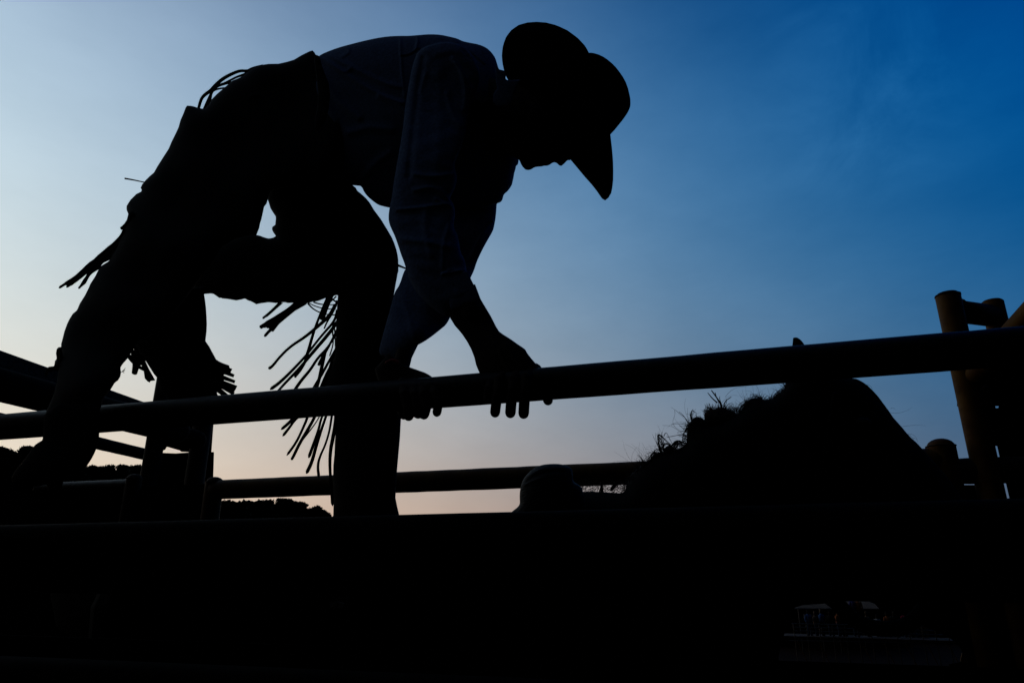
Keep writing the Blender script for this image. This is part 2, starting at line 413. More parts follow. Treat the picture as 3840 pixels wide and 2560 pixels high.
# gate section on the right beyond the capped post: rail, sheets with thin gaps
fg = empty('pen_gate', (1.3, 2.0, 0), 'dark sheeted gate with thin bright slits behind the tall right post', 'gate')
far_pipe('rail', 3560, 1719, 4400, 1692, RF*1.0, 'rust', fg)
MB().add(*slab([(3240, 1818), (3700, 1817), (3700, 1860), (3760, 1870), (3780, 2235), (3240, 2235)], FF+.042, .004)).build('lower_sheet', MT['sheet'], fg, False)
MB().add(*slab([(3640, 1529), (3748, 1529), (3748, 1660), (3731, 1669), (3741, 1717), (3761, 1806), (3775, 1868), (3777, 1880), (3690, 1880), (3672, 1806), (3640, 1806)], FF+.055, .004)).build('upper_sheet', MT['sheet'], fg, False)
MB().add(*slab([(3590, 1380), (4200, 1340), (4200, 1517), (3748, 1521), (3590, 1522)], FF+.065, .004)).build('top_board', MT['sheet'], fg, False)
MB().add(*slab([(3748, 1510), (4200, 1490), (4200, 2400), (3860, 2400), (3782, 1882), (3700, 1884), (3700, 1871), (3787, 1867), (3773, 1806), (3751, 1716), (3741, 1671), (3700, 1668), (3700, 1600), (3740, 1560)], FF+.08, .004)).build('side_sheet', MT['sheet'], fg, False)
# sheet with the rounded cut-out at the lower right (opening onto the arena)
arc = [(3260, 2240), (3262, 2256), (3330, 2278), (3400, 2312), (3470, 2350), (3520, 2368), (3570, 2395), (3602, 2428), (3618, 2462), (3624, 2476), (3560, 2488), (3560, 2620), (4600, 2620), (4600, 2230)]
MB().add(*slab(arc, FF-.03, .004)).build('cut_sheet', MT['sheet'], fg, False)
v, f = slab([(3608, 2446), (3618, 2462), (3628, 2480), (3612, 2484), (3602, 2478)], FF-.036, .004); MB().add(v, f).build('yellow_edge', MT['ochre'], fg, False)
# left pen side: sheet below the short rail
lg = empty('side_pen_gate', (-1.3, 2.8, 0), 'dark sheeted pen gate with a thin top rail at the lower left', 'gate')
far_pipe('rail', 150, 1810, 505, 1795, 0.03, 'steel', lg, Y=FF+.1)
MB().add(*slab([(-900, 1860), (505, 1822), (770, 1815), (772, 3300), (-900, 3300)], FF+.13, .004)).build('sheet', MT['sheet'], lg, False)
capped_post(507, 1776, 0.032, 'rust', lg, FF+.08)

# ------------------------------------------------------------------ left side: two posts and the rails that run away to them
pa = empty('fence_post', (*PD(560, 1700, 3.6)[:2], 0), 'thick rusty pipe post left of centre where the sloping rails end', 'post')
def vpost(par, xl, xr, y, d, ytop, m, name='pipe', r=None):
    c = PD((xl+xr)/2, y, d); r = r or (xr-xl)/2*d/FPX*math.cos(math.atan(((xl+xr)/2-1920)/2717))
    # top height from pixel ytop at the same plan position
    rr = ray((xl+xr)/2, ytop); rr = rr*(math.hypot(c[0]-CAM[0], c[1]-CAM[1])/math.hypot(rr[0], rr[1])); zt = CAM[2]+rr[2]
    P = [(c[0], c[1], 0), *[(c[0], c[1], z) for z in np.linspace(.05, zt-.004, 16)], (c[0], c[1], zt)]
    o = MB().add(*tubeV(P, [r]*17+[r*.92], 32, cap=False)).build(name, MT[m], par)
    return o, c, r, zt
vpost(pa, 541, 612, 1690, 3.6, 1395, 'rust')
pb = empty('fence_post', (*PD(758, 1600, 3.45)[:2], 0), 'brown pipe post behind the fringed boot, right of the thick rusty post', 'post')
vpost(pb, 722, 796, 1600, 3.45, 1425, 'rust')
sf = empty('side_fence', (-1.6, 2.6, 0), 'side fence of a plank and two pipes sloping down from the left edge', 'fence')
# big pipe
a, b = pxtube((0, 1442), 62, (545, 1583), 50, .057)
d = b-a; MB().add(*tubeV([a-d*.5, a, b, b+d*.28], [.057]*4, 32)).build('rail', MT['dusty'], sf)
a, b = pxtube((0, 1574), 26.5, (545, 1703), 21, .0375)
d = b-a; MB().add(*flatpipe(a-d*.4, b+d*.02, .0375, 28, 30)).build('rail', MT['dusty'], sf)
# plank on top of the big pipe
pl = []
for (x, yt, yb, dd) in ((-500, 1145, 1215, 2.05), (0, 1313, 1380, 2.45), (420, 1464, 1510, 2.9), (640, 1543, 1590, 3.25)):
    pt = PD(x, yt, dd); pb_ = PD(x, yb, dd); pl.append((pt, pb_))
V = []; F = []
for pt, pb_ in pl:
    side = np.array([0.18, 0, 0]); V += [pt, pb_, pb_-side*0.25, pt-side*0.25]
for i in range(len(pl)-1):
    k = 4*i
    for e in range(4): F.append((k+e, k+(e+1) % 4, k+4+(e+1) % 4, k+4+e))
F += [(3, 2, 1, 0), tuple(len(V)-4+q for q in range(4))]
MB().add(V, F).build('plank', MT['plank'], sf, False)
# cross pipe with rounded end just behind the posts' crossing
a = PD(600, 1618, 3.2); b = PD(735, 1648, 3.3); MB().add(*tubeV([a, b], [.046, .046], 26)).build('brace', MT['dusty'], sf)
# dark plate between the posts (only a small wedge of sky is left open)
MB().add(*[ (lambda P: (P+[p+np.array([0, .01, 0]) for p in P], [tuple(range(len(P)))[::-1], tuple(range(len(P), 2*len(P)))]+[(i, (i+1) % len(P), len(P)+(i+1) % len(P), len(P)+i) for i in range(len(P))]))([PD(x, y, 3.7) for x, y in pts]) for pts in ([(605, 1697), (660, 1699), (713, 1695), (800, 1694), (790, 2000), (560, 2000), (575, 1697)],)][0]).build('gusset_plate', MT['sheet'], sf, False)
MB().add(*[ (lambda P: (P+[p+np.array([0, .01, 0]) for p in P], [tuple(range(len(P)))[::-1], tuple(range(len(P), 2*len(P)))]+[(i, (i+1) % len(P), len(P)+(i+1) % len(P), len(P)+i) for i in range(len(P))]))([PD(x, y, 3.7) for x, y in pts]) for pts in ([(560, 1560), (800, 1560), (790, 1694), (713, 1693), (678, 1692), (675, 1688), (623, 1673), (616, 1684), (600, 1690), (560, 1690)],)][0]).build('gusset_plate', MT['sheet'], sf, False)

# ------------------------------------------------------------------ right side: tall posts, welded cross pipe, diagonal brace
rp = empty('pen_post', (*PD(3570, 1300, 2.02)[:2], 0), 'tall yellow pipe pen post at the right edge, welded to a second post', 'post')
o, c1, r1, zt = vpost(rp, 3507, 3605, 1118, 2.15, 1104, 'ochre', 'pipe')
v, f = tubeV([(c1[0], c1[1], zt-.002), (c1[0], c1[1], zt+.004), (c1[0], c1[1], zt+.006)], [r1*.9, r1*.8, r1*.1], 30, cap=False); MB().add(v, f).build('cap', MT['rust'], o)
MB().add(*weld(np.array([c1[0], c1[1], zt-.004]), (0, 0, 1), r1*.98, .003)).build('weld', MT['rust'], o)
o2, c2, r2, zt2 = vpost(rp, 3680, 3769, 1150, 2.25, 1130, 'ochre', 'pipe')
v, f = tubeV([(c2[0], c2[1], zt2-.002), (c2[0], c2[1], zt2+.003), (c2[0], c2[1], zt2+.005)], [r2*.9, r2*.8, r2*.1], 30, cap=False); MB().add(v, f).build('cap', MT['rust'], o2)
a = PD(3560, 1163, 2.16); b = PD(3720, 1184, 2.24); MB().add(*tubeV([a, b], [.036, .036], 28, cap=False)).build('cross_pipe', MT['rust'], rp)
d = (b-a)/np.linalg.norm(b-a); MB().add(*weld(a+d*.042, d, .037, .004)).build('weld', MT['rust'], rp)
a, b = pxtube((3627, 1440), 41, (3900, 1140), 46, .033)
d = b-a; MB().add(*tubeV([a+d*0.0, b, b+d*1.2], [.033]*3, 30)).build('brace', MT['ochre'], rp)
MB().add(*weld(a-d*.02, d, .03, .006)).build('weld', MT['rust'], rp)
a = PD(3690, 1465, 2.1); b = PD(3712, 1560, 2.12); MB().add(*tubeV([a, b], [.02, .02], 14)).build('hinge_pin', MT['rust'], rp)

# ------------------------------------------------------------------ horse in the chute
HY = 1.93
def hy(d=0): return [(3000, 1600, HY+d), (2400, 1900, HY+.02+d), (0, 2200, HY+.05+d)]
neck = T6([(240, 957), (275, 925), (330, 897), (400, 885), (415, 880), (445, 868), (490, 850), (503, 800), (508, 740), (525, 690), (560, 672), (610, 680), (640, 712), (720, 700), (800, 655), (845, 635),
           (868, 615), (880, 590), (905, 553), (955, 530), (1040, 540), (1095, 530), (1125, 498), (1163, 468), (1165, 440), (1180, 330), (1400, 330), (1595, 390), (1648, 402), (1712, 443), (1768, 497), (1838, 592), (1892, 652), (1957, 724),
           (2010, 790), (2060, 832), (2083, 858), (2150, 930), (2300, 1100), (2420, 1300), (2440, 1500), (2300, 1560), (2000, 1500), (1700, 1700)])+[(3250, 2240), (3100, 2262), (2985, 2268), (2960, 2300), (2930, 2420), (2905, 2520), (2600, 2560), (1400, 2560), (400, 2500), (150, 2300), (300, 2010), (1000, 1985), (1800, 1985), (2050, 1850), (2200, 1841), (2290, 1845), (2345, 1850), (2352, 1800), (2375, 1765)]
hv, hf = inflate(neck, hy(), k=1.0, hmax=lambda x: float(np.interp(x, [2100, 2700, 3100], [.29, .17, .12])), step=5, wob=1.2, smooth=1)
hb = MB().add(hv, hf)
ear = T6([(1218, 200), (1220, 150), (1223, 116), (1240, 118), (1256, 127), (1272, 148), (1286, 172), (1320, 260), (1360, 400), (1200, 400)])
ear = [(2985+(x-2985)*1.3, 1264+(y-1264)*1.0-2) for x, y in ear]
hb.add(*inflate(ear, [(2985, 1300, HY-.05)], k=1.0, step=3))
hb.add(*inflate([(x+95, y+38) for x, y in ear], [(3050, 1340, HY+.11)], k=.8, step=3))
for x, dY in ((2700, -.13), (2700, .13), (500, -.13), (500, .13)):
    p = PY(x, 2480, HY+dY); hb.add(*tubeV([(p[0], p[1], p[2]+.15), (p[0]+.02, p[1], .75), (p[0], p[1], .45), (p[0]-.01, p[1], .12), (p[0]+.02, p[1], .05), (p[0]+.04, p[1], .03)], [.13, .075, .055, .036, .045, .06], 14))
horse = empty('horse', (*PY(2000, 2400, HY)[:2], 0), 'black horse standing in the chute behind the rail, ear and wild mane showing', 'horse')
body = hb.build('body', MT['coat'], horse); remesh(body, .005, 1)
hs = MB()
for pts in ([(3130, 1480), (3120, 1560), (3100, 1640), (3090, 1740)], [(3330, 1680), (3270, 1710), (3190, 1730), (3090, 1745), (3040, 1830)], [(3090, 1745), (3180, 1850), (3300, 1900)]):
    P = [PY(x, y, HY-.115) for x, y in chaikin(pts, 2, closed=False)]; hs.add(*tubeV(P, [.007]*len(P), 8))
P = [PY(3090+34*math.cos(a), 1745+34*math.sin(a), HY-.125) for a in np.linspace(0, 6.283, 20)]; hs.add(*tubeV(P, [.004]*20, 8, cap=False))
hs.build('halter', MT['leather'], horse)
p = PY(3235, 1590, HY-.1); MB().add(*tubeV([p, p+np.array([0, -.006, 0])], [.018, .016], 12)).build('eye', MT['saddle'], horse)
# mane: crest tangles, long wisps and forelock
mane = MB()
for cp in ([(496, 870), (497, 790), (508, 730), (528, 685), (560, 662), (602, 668), (628, 702), (640, 760), (560, 830)], [(320, 940), (334, 894), (345, 870), (362, 852), (392, 843), (406, 863), (416, 890), (400, 940)], [(232, 975), (262, 918), (290, 898), (325, 895), (345, 940)], [(862, 660), (870, 604), (898, 556), (938, 528), (985, 527), (1022, 547), (1040, 620), (940, 680)], [(1085, 560), (1110, 515), (1140, 485), (1168, 462), (1200, 520), (1150, 580)], [(90, 1100), (130, 1035), (190, 985), (240, 952), (300, 1000), (200, 1130)]):
    mane.add(*inflate(T6(cp), [(2600, 1500, HY-.03)], k=.7, step=3, wob=1.5, wsc=14))
def wisp_(root, ang, L, curl, r=.0005, Y=HY-.02, n=6):
    x, y = root; pts = [(x, y)]; a = ang
    for i in range(n):
        x += math.cos(a)*L/n; y -= math.sin(a)*L/n; a += curl/n+random.uniform(-.12, .12); pts.append((x, y))
    hairV(mane, pts, r, Y+random.uniform(-.05, .05))
crest = T6([(130, 980), (240, 955), (275, 925), (330, 895), (390, 880), (430, 868), (490, 845), (500, 800), (510, 740), (530, 690), (570, 675), (620, 690)])
crest2 = T6([(845, 635), (870, 610), (882, 585), (910, 552), (960, 530), (1040, 540), (1100, 530), (1130, 495), (1165, 465), (1165, 440)])
def along(poly, t):
    P = np.array(poly); s = np.r_[0, np.cumsum(np.linalg.norm(np.diff(P, axis=0), axis=1))]; q = t*s[-1]
    return np.array([np.interp(q, s, P[:, 0]), np.interp(q, s, P[:, 1])])
for i in range(330):
    t = random.random()**0.85; p = along(crest, t)+np.array([random.uniform(-6, 14), random.uniform(0, 16)])
    wisp_(p, random.uniform(1.3, 3.2), random.choice((14, 22, 30, 42)), random.uniform(-2.8, 2.8), r=random.choice((.0005, .0008, .0011)))
for i in range(26):
    t = random.random(); p = along(crest, t)
    wisp_(p, random.uniform(1.6, 2.9), random.uniform(50, 105), random.uniform(-1.6, 1.6), r=.00038)
for i in range(420):
    t = random.random(); p = along(crest2, t)+np.array([random.uniform(-6, 10), random.uniform(2, 14)])
    wisp_(p, random.uniform(.6, 2.9), random.choice((12, 20, 28)), random.uniform(-2.8, 2.8), r=random.choice((.0005, .0008)))
for i in range(40):
    p = along(crest2, random.random()); wisp_(p, random.uniform(.8, 2.6), random.uniform(30, 62), random.uniform(-1.8, 1.8), r=.0004)
T13 = T(2300, 1320, 3.92)
mane.add(*inflate(T13([(1070, 1420), (1087, 1290), (1098, 1200), (1110, 1130), (1130, 1062), (1165, 1010), (1210, 976), (1270, 970), (1320, 998), (1352, 1040), (1400, 1300)]), [(2600, 1500, HY-.02)], k=.6, step=3, smooth=0))
for pts, k, jit, r in (([(1110, 1300), (1105, 1150), (1150, 1020), (1210, 970), (1270, 968), (1330, 1005), (1370, 1060)], 34, 14, .0007), ([(1160, 1040), (1135, 940), (1138, 885), (1165, 850)], 12, 7, .0007), ([(1150, 1000), (1145, 900), (1165, 850), (1190, 880), (1222, 895)], 5, 4, .0006),
        ([(1120, 1060), (1050, 960), (950, 890), (905, 850), (845, 810)], 2, 7, .0005), ([(905, 850), (915, 920), (880, 1000), (880, 1060), (930, 1120), (1010, 1160)], 2, 5, .0004), ([(1110, 1075), (1000, 1050), (900, 1053), (850, 1068)], 3, 8, .0005), ([(1040, 1210), (1000, 1190), (920, 1120), (830, 1080), (720, 1077)], 2, 5, .0004),
        ([(1105, 1050), (1050, 960), (1000, 900), (965, 880)], 3, 8, .0005), ([(1085, 1255), (1040, 1225), (970, 1214), (900, 1230), (790, 1247)], 5, 3, .0009), ([(1010, 1300), (1030, 1200), (1065, 1115), (1095, 1080)], 5, 5, .0009), ([(1080, 1180), (1020, 1120), (950, 1050), (900, 970)], 2, 8, .0004),
        ([(710, 1470), (665, 1340), (648, 1220), (685, 1213), (765, 1290), (855, 1375)], 14, 9, .0006), ([(740, 1490), (745, 1380), (705, 1280), (650, 1220)], 8, 9, .0006), ([(745, 1240), (760, 1195), (785, 1187), (800, 1225), (860, 1340)], 4, 7, .0005), ([(700, 1480), (720, 1400), (760, 1330), (840, 1370)], 16, 14, .0007),
        ([(865, 1370), (900, 1320), (960, 1298), (1020, 1325), (1075, 1345)], 22, 8, .0008), ([(885, 1400), (920, 1345), (990, 1340), (1045, 1375)], 14, 9, .0007), ([(900, 1440), (930, 1380), (1000, 1330), (1080, 1290)], 12, 14, .0006), ([(1000, 1340), (1040, 1280), (1090, 1200)], 10, 14, .0006),
        ([(650, 1500), (600, 1470), (560, 1500), (540, 1560)], 20, 14, .0007), ([(590, 1470), (620, 1435), (670, 1430), (700, 1470)], 8, 8, .0005), ([(600, 1470), (550, 1440), (470, 1418)], 2, 5, .0004), ([(560, 1480), (510, 1485), (470, 1520)], 2, 4, .0004), ([(1640, 665), (1700, 590), (1780, 530), (1880, 510), (1960, 515)], 1, 0, .0005),
        ([(1960, 690), (1905, 640), (1895, 550)], 2, 5, .0004), ([(1880, 880), (1830, 820), (1850, 760), (1960, 690)], 6, 12, .0005), ([(1840, 890), (1880, 800), (1960, 720)], 14, 14, .0006)):
    for q in range(k):
        ox, oy = random.uniform(-jit, jit), random.uniform(-jit, jit)
        pp = [(x+ox+random.uniform(-jit, jit)*.4, y+oy+random.uniform(-jit, jit)*.4) for x, y in pts]
        hairV(mane, T13(pp), r, HY+random.uniform(-.06, .02))
# looped locks
for root, a, L, c_, k in ((T6([(885, 600)])[0], 1.3, 95, -2.7, 16), (T6([(1000, 540)])[0], 2.0, 50, 2.2, 10), (T6([(1090, 535)])[0], 1.2, 70, -1.6, 18),
                          (T6([(500, 745)])[0], 1.2, 95, -3.0, 26), (T6([(400, 870)])[0], 1.5, 70, -2.8, 18), (T6([(530, 700)])[0], 1.9, 62, -1.0, 10), (T6([(330, 890)])[0], 1.9, 75, -.6, 12), (T6([(345, 850)])[0], 2.3, 55, -1.0, 10)):
    for i in range(k): wisp_((root[0]+random.uniform(-7, 7), root[1]+random.uniform(-4, 6)), a+random.uniform(-.15, .15), L*random.uniform(.7, 1.05), c_+random.uniform(-.5, .5), r=random.choice((.0006, .0009)), n=9)
# forelock hairs running down the face
face = T6([(1580, 392), (1650, 400), (1720, 445), (1790, 520), (1850, 600), (1900, 675), (1960, 745), (2030, 810), (2080, 860)])
for i in range(190):
    t0 = random.uniform(0, .6); t1 = min(1, t0+random.uniform(.15, .45)); off = random.uniform(-2, 10)
    pts = []
    for s in np.linspace(t0, t1, 6):
        p = along(face, s); k = math.sin(math.pi*(s-t0)/(t1-t0+1e-6)); pts.append((p[0]-off*.75*k+2*k, p[1]+off*.6*k))
    hairV(mane, pts, random.choice((.0004, .0007, .001)), HY-.02)
for (x, y), a, L, c_ in ((T6([(1700, 440)])[0], .2, 60, -2.6), (T6([(1840, 620)])[0], -.2, 110, .9), (T6([(1900, 680)])[0], -.3, 60, -1.8), (T6([(1960, 720)])[0], .05, 88, -.5), (T6([(1990, 770)])[0], -.4, 50, -1.0), (T6([(2000, 770)])[0], .0, 45, -1.5), (T6([(2030, 800)])[0], .1, 28, -1.8), (T6([(1880, 600)])[0], .6, 22, -1.5),
                        (T6([(720, 600)])[0], 1.3, 120, -1.5)):
    wisp_((x, y), a, L, c_, r=.0004, n=10)
for i in range(260):
    x0 = random.uniform(2335, 2450); y0 = np.interp(x0, [2335, 2360, 2400, 2450], [1850, 1790, 1755, 1722])+random.uniform(-6, 24)
    wisp_((x0, y0), random.uniform(1.2, 3.6), random.choice((14, 22, 34)), random.uniform(-3, 3), r=random.choice((.0006, .0009)), Y=HY-.03)
# hanging tangles seen in the gap beside the saddle
for i in range(260):
    x0 = random.uniform(2170, 2352); y0 = random.uniform(1806, 1846)
    if 2245 < x0 < 2300 and random.random() < .35: continue
    L = random.uniform(12, 40); wisp_((x0, y0), random.uniform(3.3, 5.6) if random.random() < .6 else random.uniform(.2, 3), L, random.uniform(-3.5, 3.5), r=random.choice((.0006, .0009)), Y=HY)
for i in range(50): wisp_((random.uniform(2252, 2262), 1806), 4.7+random.uniform(-.12, .12), 46, random.uniform(-.3, .3), r=.0009, Y=HY)
for i in range(40): wisp_((random.uniform(2305, 2318), 1806), 4.25+random.uniform(-.1, .1), 40, random.uniform(-.3, .3), r=.0008, Y=HY)
mo = mane.build('mane', MT['hair'], horse)
mo['label'] = 'tangled black mane and forelock'
mo['kind'] = 'stuff'
# brown frayed tuft tied in the mane
tuft = MB()
tb = T6([(618, 690), (615, 640), (640, 608), (700, 600), (760, 598), (800, 618), (835, 632), (845, 660), (800, 720), (650, 740)])
tuft.add(*inflate(tb, [(2680, 1540, HY-.03)], k=.8, step=4, wob=3, wsc=12))
def twig(pts, r): 
    P = [PY(x, y, HY-.03) for x, y in chaikin(pts, 1, closed=False)]; tuft.add(*tubeV(P, [r*(1-.6*i/(len(P)-1)) for i in range(len(P))], 5, cap=False))
for pts, r in (([(735, 640), (735, 580), (705, 530), (665, 475)], .0032), ([(705, 560), (670, 530), (640, 492)], .0022), ([(735, 580), (700, 530), (690, 490)], .0022), ([(745, 610), (755, 550), (800, 520)], .002),
               ([(735, 575), (720, 535), (722, 515)], .0014), ([(760, 620), (765, 580), (795, 560), (822, 575)], .0012), ([(680, 620), (650, 592), (640, 600)], .001), ([(820, 640), (812, 600), (795, 575)], .001), ([(700, 610), (715, 580), (712, 555)], .0014), ([(745, 600), (770, 560), (765, 535)], .001)):
    twig(T6(pts), r)
for i in range(520):
    x, y = T6([(random.uniform(618, 842), random.uniform(598, 660))])[0]
    a = random.uniform(.3, 2.8); L = random.uniform(8, 26); pts = [(x, y)]
    for q in range(3): a += random.uniform(-.5, .5); x += math.cos(a)*L/3; y -= math.sin(a)*L/3; pts.append((x, y))
    twig(pts, .0006)
tt = tuft.build('frayed_tuft', MT['tuft']); tag(tt, 'brown frayed fibre tuft sticking up out of the horse mane', 'tuft')
# saddle pommel on the withers
sd_ = T8([(225, 1072), (265, 1040), (305, 1010), (335, 968), (331, 900), (332, 830), (341, 770), (362, 690), (390, 640), (430, 590), (490, 535), (550, 498), (620, 475), (700, 466), (780, 463), (850, 468), (920, 485), (965, 508), (990, 535), (1000, 570), (1002, 640), (1010, 690), (1070, 720), (1130, 780), (1200, 1250), (400, 1300), (240, 1180)])
sv, sfc = inflate(sd_, [(2050, 1850, HY-.13)], k=1.0, hmax=.13, step=4, folds=[(T8([(400, 650), (520, 560), (700, 510), (900, 520)]), 4, 4), (T8([(420, 690), (560, 600), (740, 560), (900, 570)]), -4, 5), (T8([(380, 740), (450, 690), (600, 650)]), 5, 4), (T8([(960, 520), (985, 600), (988, 700)]), 5, 4)])
sad = MB().add(sv, sfc).build('saddle', MT['saddle']); tag(sad, 'rounded leather saddle swell rising above the lower rail beside the mane', 'saddle')
# lead rope hanging in the opening under the neck
P = [PY(x, y, HY-.1) for x, y in chaikin([(3105, 2235), (3150, 2270), (3190, 2315), (3240, 2345), (3330, 2360), (3420, 2340), (3480, 2260)], 2, closed=False)]
rp_ = MB().add(*tubeV(P, [.016]*len(P), 10)).build('lead_rope', MT['hair']); tag(rp_, 'thick dark lead rope drooping across the opening under the horse', 'rope')

# ================================================================== THE COWBOY
foot = PY(1350, 2100, 1.78)
man = empty('person', (foot[0], foot[1], 0), 'cowboy in hat, navy shirt and fringed chaps bending with both hands on the rail', 'person')
HEAD = 1.74
# --- body: one continuous surface
bm_ = MB()
head = T1([(1702, 1083), (1692, 1088), (1680, 1086), (1672, 1094), (1655, 1112), (1637, 1127), (1622, 1123), (1612, 1112), (1598, 1103), (1588, 1102), (1575, 1105), (1560, 1117), (1545, 1124), (1532, 1126), (1520, 1125), (1508, 1129), (1490, 1131), (1465, 1133), (1450, 1138), (1432, 1150), (1412, 1155), (1392, 1151), (1373, 1131), (1361, 1110), (1353, 1087),
           (1300, 1060), (1180, 1000), (1080, 900), (1050, 700), (1120, 520), (1230, 545), (1258, 545), (1275, 548), (1400, 420), (1600, 360), (1800, 480), (1900, 700), (1850, 950)])
bm_.add(*inflate(head, [(2000, 400, HEAD), (1750, 450, 1.8)], k=.62, hmax=.085, step=3, smooth=0))
# ears
bm_.add(*inflate(T1([(1420, 700), (1470, 690), (1500, 740), (1490, 800), (1440, 820), (1420, 770)]), [(2000, 400, HEAD-.085)], k=.5, step=4))
def bt(pts, rad, seg=16): bm_.add(*tubeV([PY(x, y, Y) for x, y, Y in pts], rad, seg))
bt([(1820, 430, 1.78), (1700, 430, 1.84), (1450, 460, 1.87), (1150, 480, 1.88), (950, 560, 1.88), (820, 620, 1.86)], [.055, .08, .1, .09, .09, .08])
bt([(1700, 330, 1.74), (1680, 480, 1.66), (1620, 800, 1.6), (1680, 1000, 1.57), (1775, 1180, 1.55)], [.035, .035, .034, .034, .03])
bt([(1780, 560, 1.95), (1760, 800, 1.94), (1680, 1000, 1.85), (1570, 1200, 1.68), (1515, 1330, 1.62), (1500, 1390, 1.6)], [.045, .04, .036, .028, .022, .022])
bt([(900, 560, 1.86), (740, 760, 1.78), (640, 930, 1.70), (480, 1150, 1.61), (360, 1300, 1.53), (285, 1450, 1.45), (262, 1640, 1.41)], [.07, .06, .055, .05, .04, .035, .03])
bt([(930, 600, 1.9), (1180, 720, 1.91), (1370, 920, 1.91), (1385, 1200, 1.88), (1385, 1500, 1.84), (1370, 2050, 1.79)], [.06, .05, .04, .035, .032, .03])
# near forearm and back of the hand (traced), then fingers closing over the rail
fore = T4([(990, 650), (1023, 738), (1037, 762), (1055, 792), (1085, 842), (1115, 902), (1133, 930), (1155, 946), (1200, 974), (1240, 1003), (1272, 1024), (1287, 1036), (1297, 1056), (1320, 1086), (1345, 1115), (1377, 1149), (1380, 1190), (1350, 1245), (1290, 1260), (1180, 1270), (1080, 1270), (1040, 1240), (1022, 1186), (1010, 1160), (996, 1127), (985, 1080), (966, 1031), (941, 985), (910, 940), (871, 895), (845, 853), (800, 740)])
bm_.add(*inflate(fore, [(1800, 1150, 1.56), (1930, 1330, 1.525), (1990, 1440, 1.515)], k=.75, hmax=.036, step=3, smooth=0, folds=[(T4([(1170, 1000), (1230, 1090), (1290, 1180)]), 5, 7), (T4([(1130, 1030), (1170, 1120), (1210, 1220)]), 4, 7)]))
def finger(px_pts, w0, w1):
    bm_.add(*tubeV([PY(x, y, Y) for x, y, Y in px_pts], np.linspace(w0, w1, len(px_pts)), 14))
g4 = lambda x, y: T4([(x, y)])[0]
for (kx, ky), (mx, my), (tx, ty), w_ in (((1330, 1170), (1290, 1260), (1276, 1411), .0118), ((1250, 1175), (1215, 1270), (1198, 1407), .0118), ((1170, 1180), (1130, 1270), (1108, 1405), .0112)):
    a_, b_, c_ = g4(kx, ky), g4(mx, my), g4(tx, ty)
    mid = ((b_[0]+c_[0])/2-2, (b_[1]+c_[1])/2)
    finger([(*a_, 1.515), (b_[0], b_[1]-35, 1.475), (*b_, 1.466), (*mid, 1.467), (*c_, 1.482)], w_*1.1, w_*1.02)
a_, b_, c_ = g4(1090, 1190), g4(1070, 1270), g4(1060, 1330); finger([(*a_, 1.52), (*b_, 1.468), (*c_, 1.47)], .0108, .0098)      # little finger
a_, b_, c_ = g4(1345, 1150), g4(1395, 1220), g4(1419, 1334); finger([(*a_, 1.54), (*b_, 1.575), (*c_, 1.565)], .014, .0118)       # thumb, far side
# far hand
hand2 = T4([(480, 1060), (560, 1118), (578, 1129), (620, 1144), (690, 1168), (716, 1181), (733, 1192), (747, 1206), (770, 1240), (740, 1290), (640, 1310), (520, 1310), (430, 1250), (400, 1150)])
bm_.add(*inflate(hand2, [(1540, 1400, 1.6), (1600, 1440, 1.54)], k=.8, hmax=.03, step=3, smooth=0))
for pts, w_ in (([(730, 1225, 1.52), (760, 1290, 1.472), (776, 1350, 1.468), (766, 1404, 1.482)], .0105), ([(670, 1230, 1.52), (690, 1300, 1.47), (705, 1360, 1.468), (690, 1415, 1.482)], .0125),
                ([(620, 1230, 1.52), (640, 1300, 1.47), (655, 1370, 1.468), (655, 1412, 1.482)], .012), ([(560, 1230, 1.52), (580, 1300, 1.47), (600, 1380, 1.468), (600, 1424, 1.482)], .0125), ([(500, 1230, 1.58), (505, 1300, 1.575), (560, 1390, 1.56), (572, 1418, 1.555)], .0125)):
    finger([(*g4(x, y), Y) for x, y, Y in pts], w_*1.05, w_)
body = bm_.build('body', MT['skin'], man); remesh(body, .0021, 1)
# hair tuft at the nape
nb = MB().add(*inflate(T1([(1300, 620), (1330, 520), (1420, 470), (1500, 520), (1500, 660), (1400, 700)]), [(1960, 350, HEAD-.02)], k=.6, hmax=.09, step=5)); nb.build('hair', MT['hair'], man)

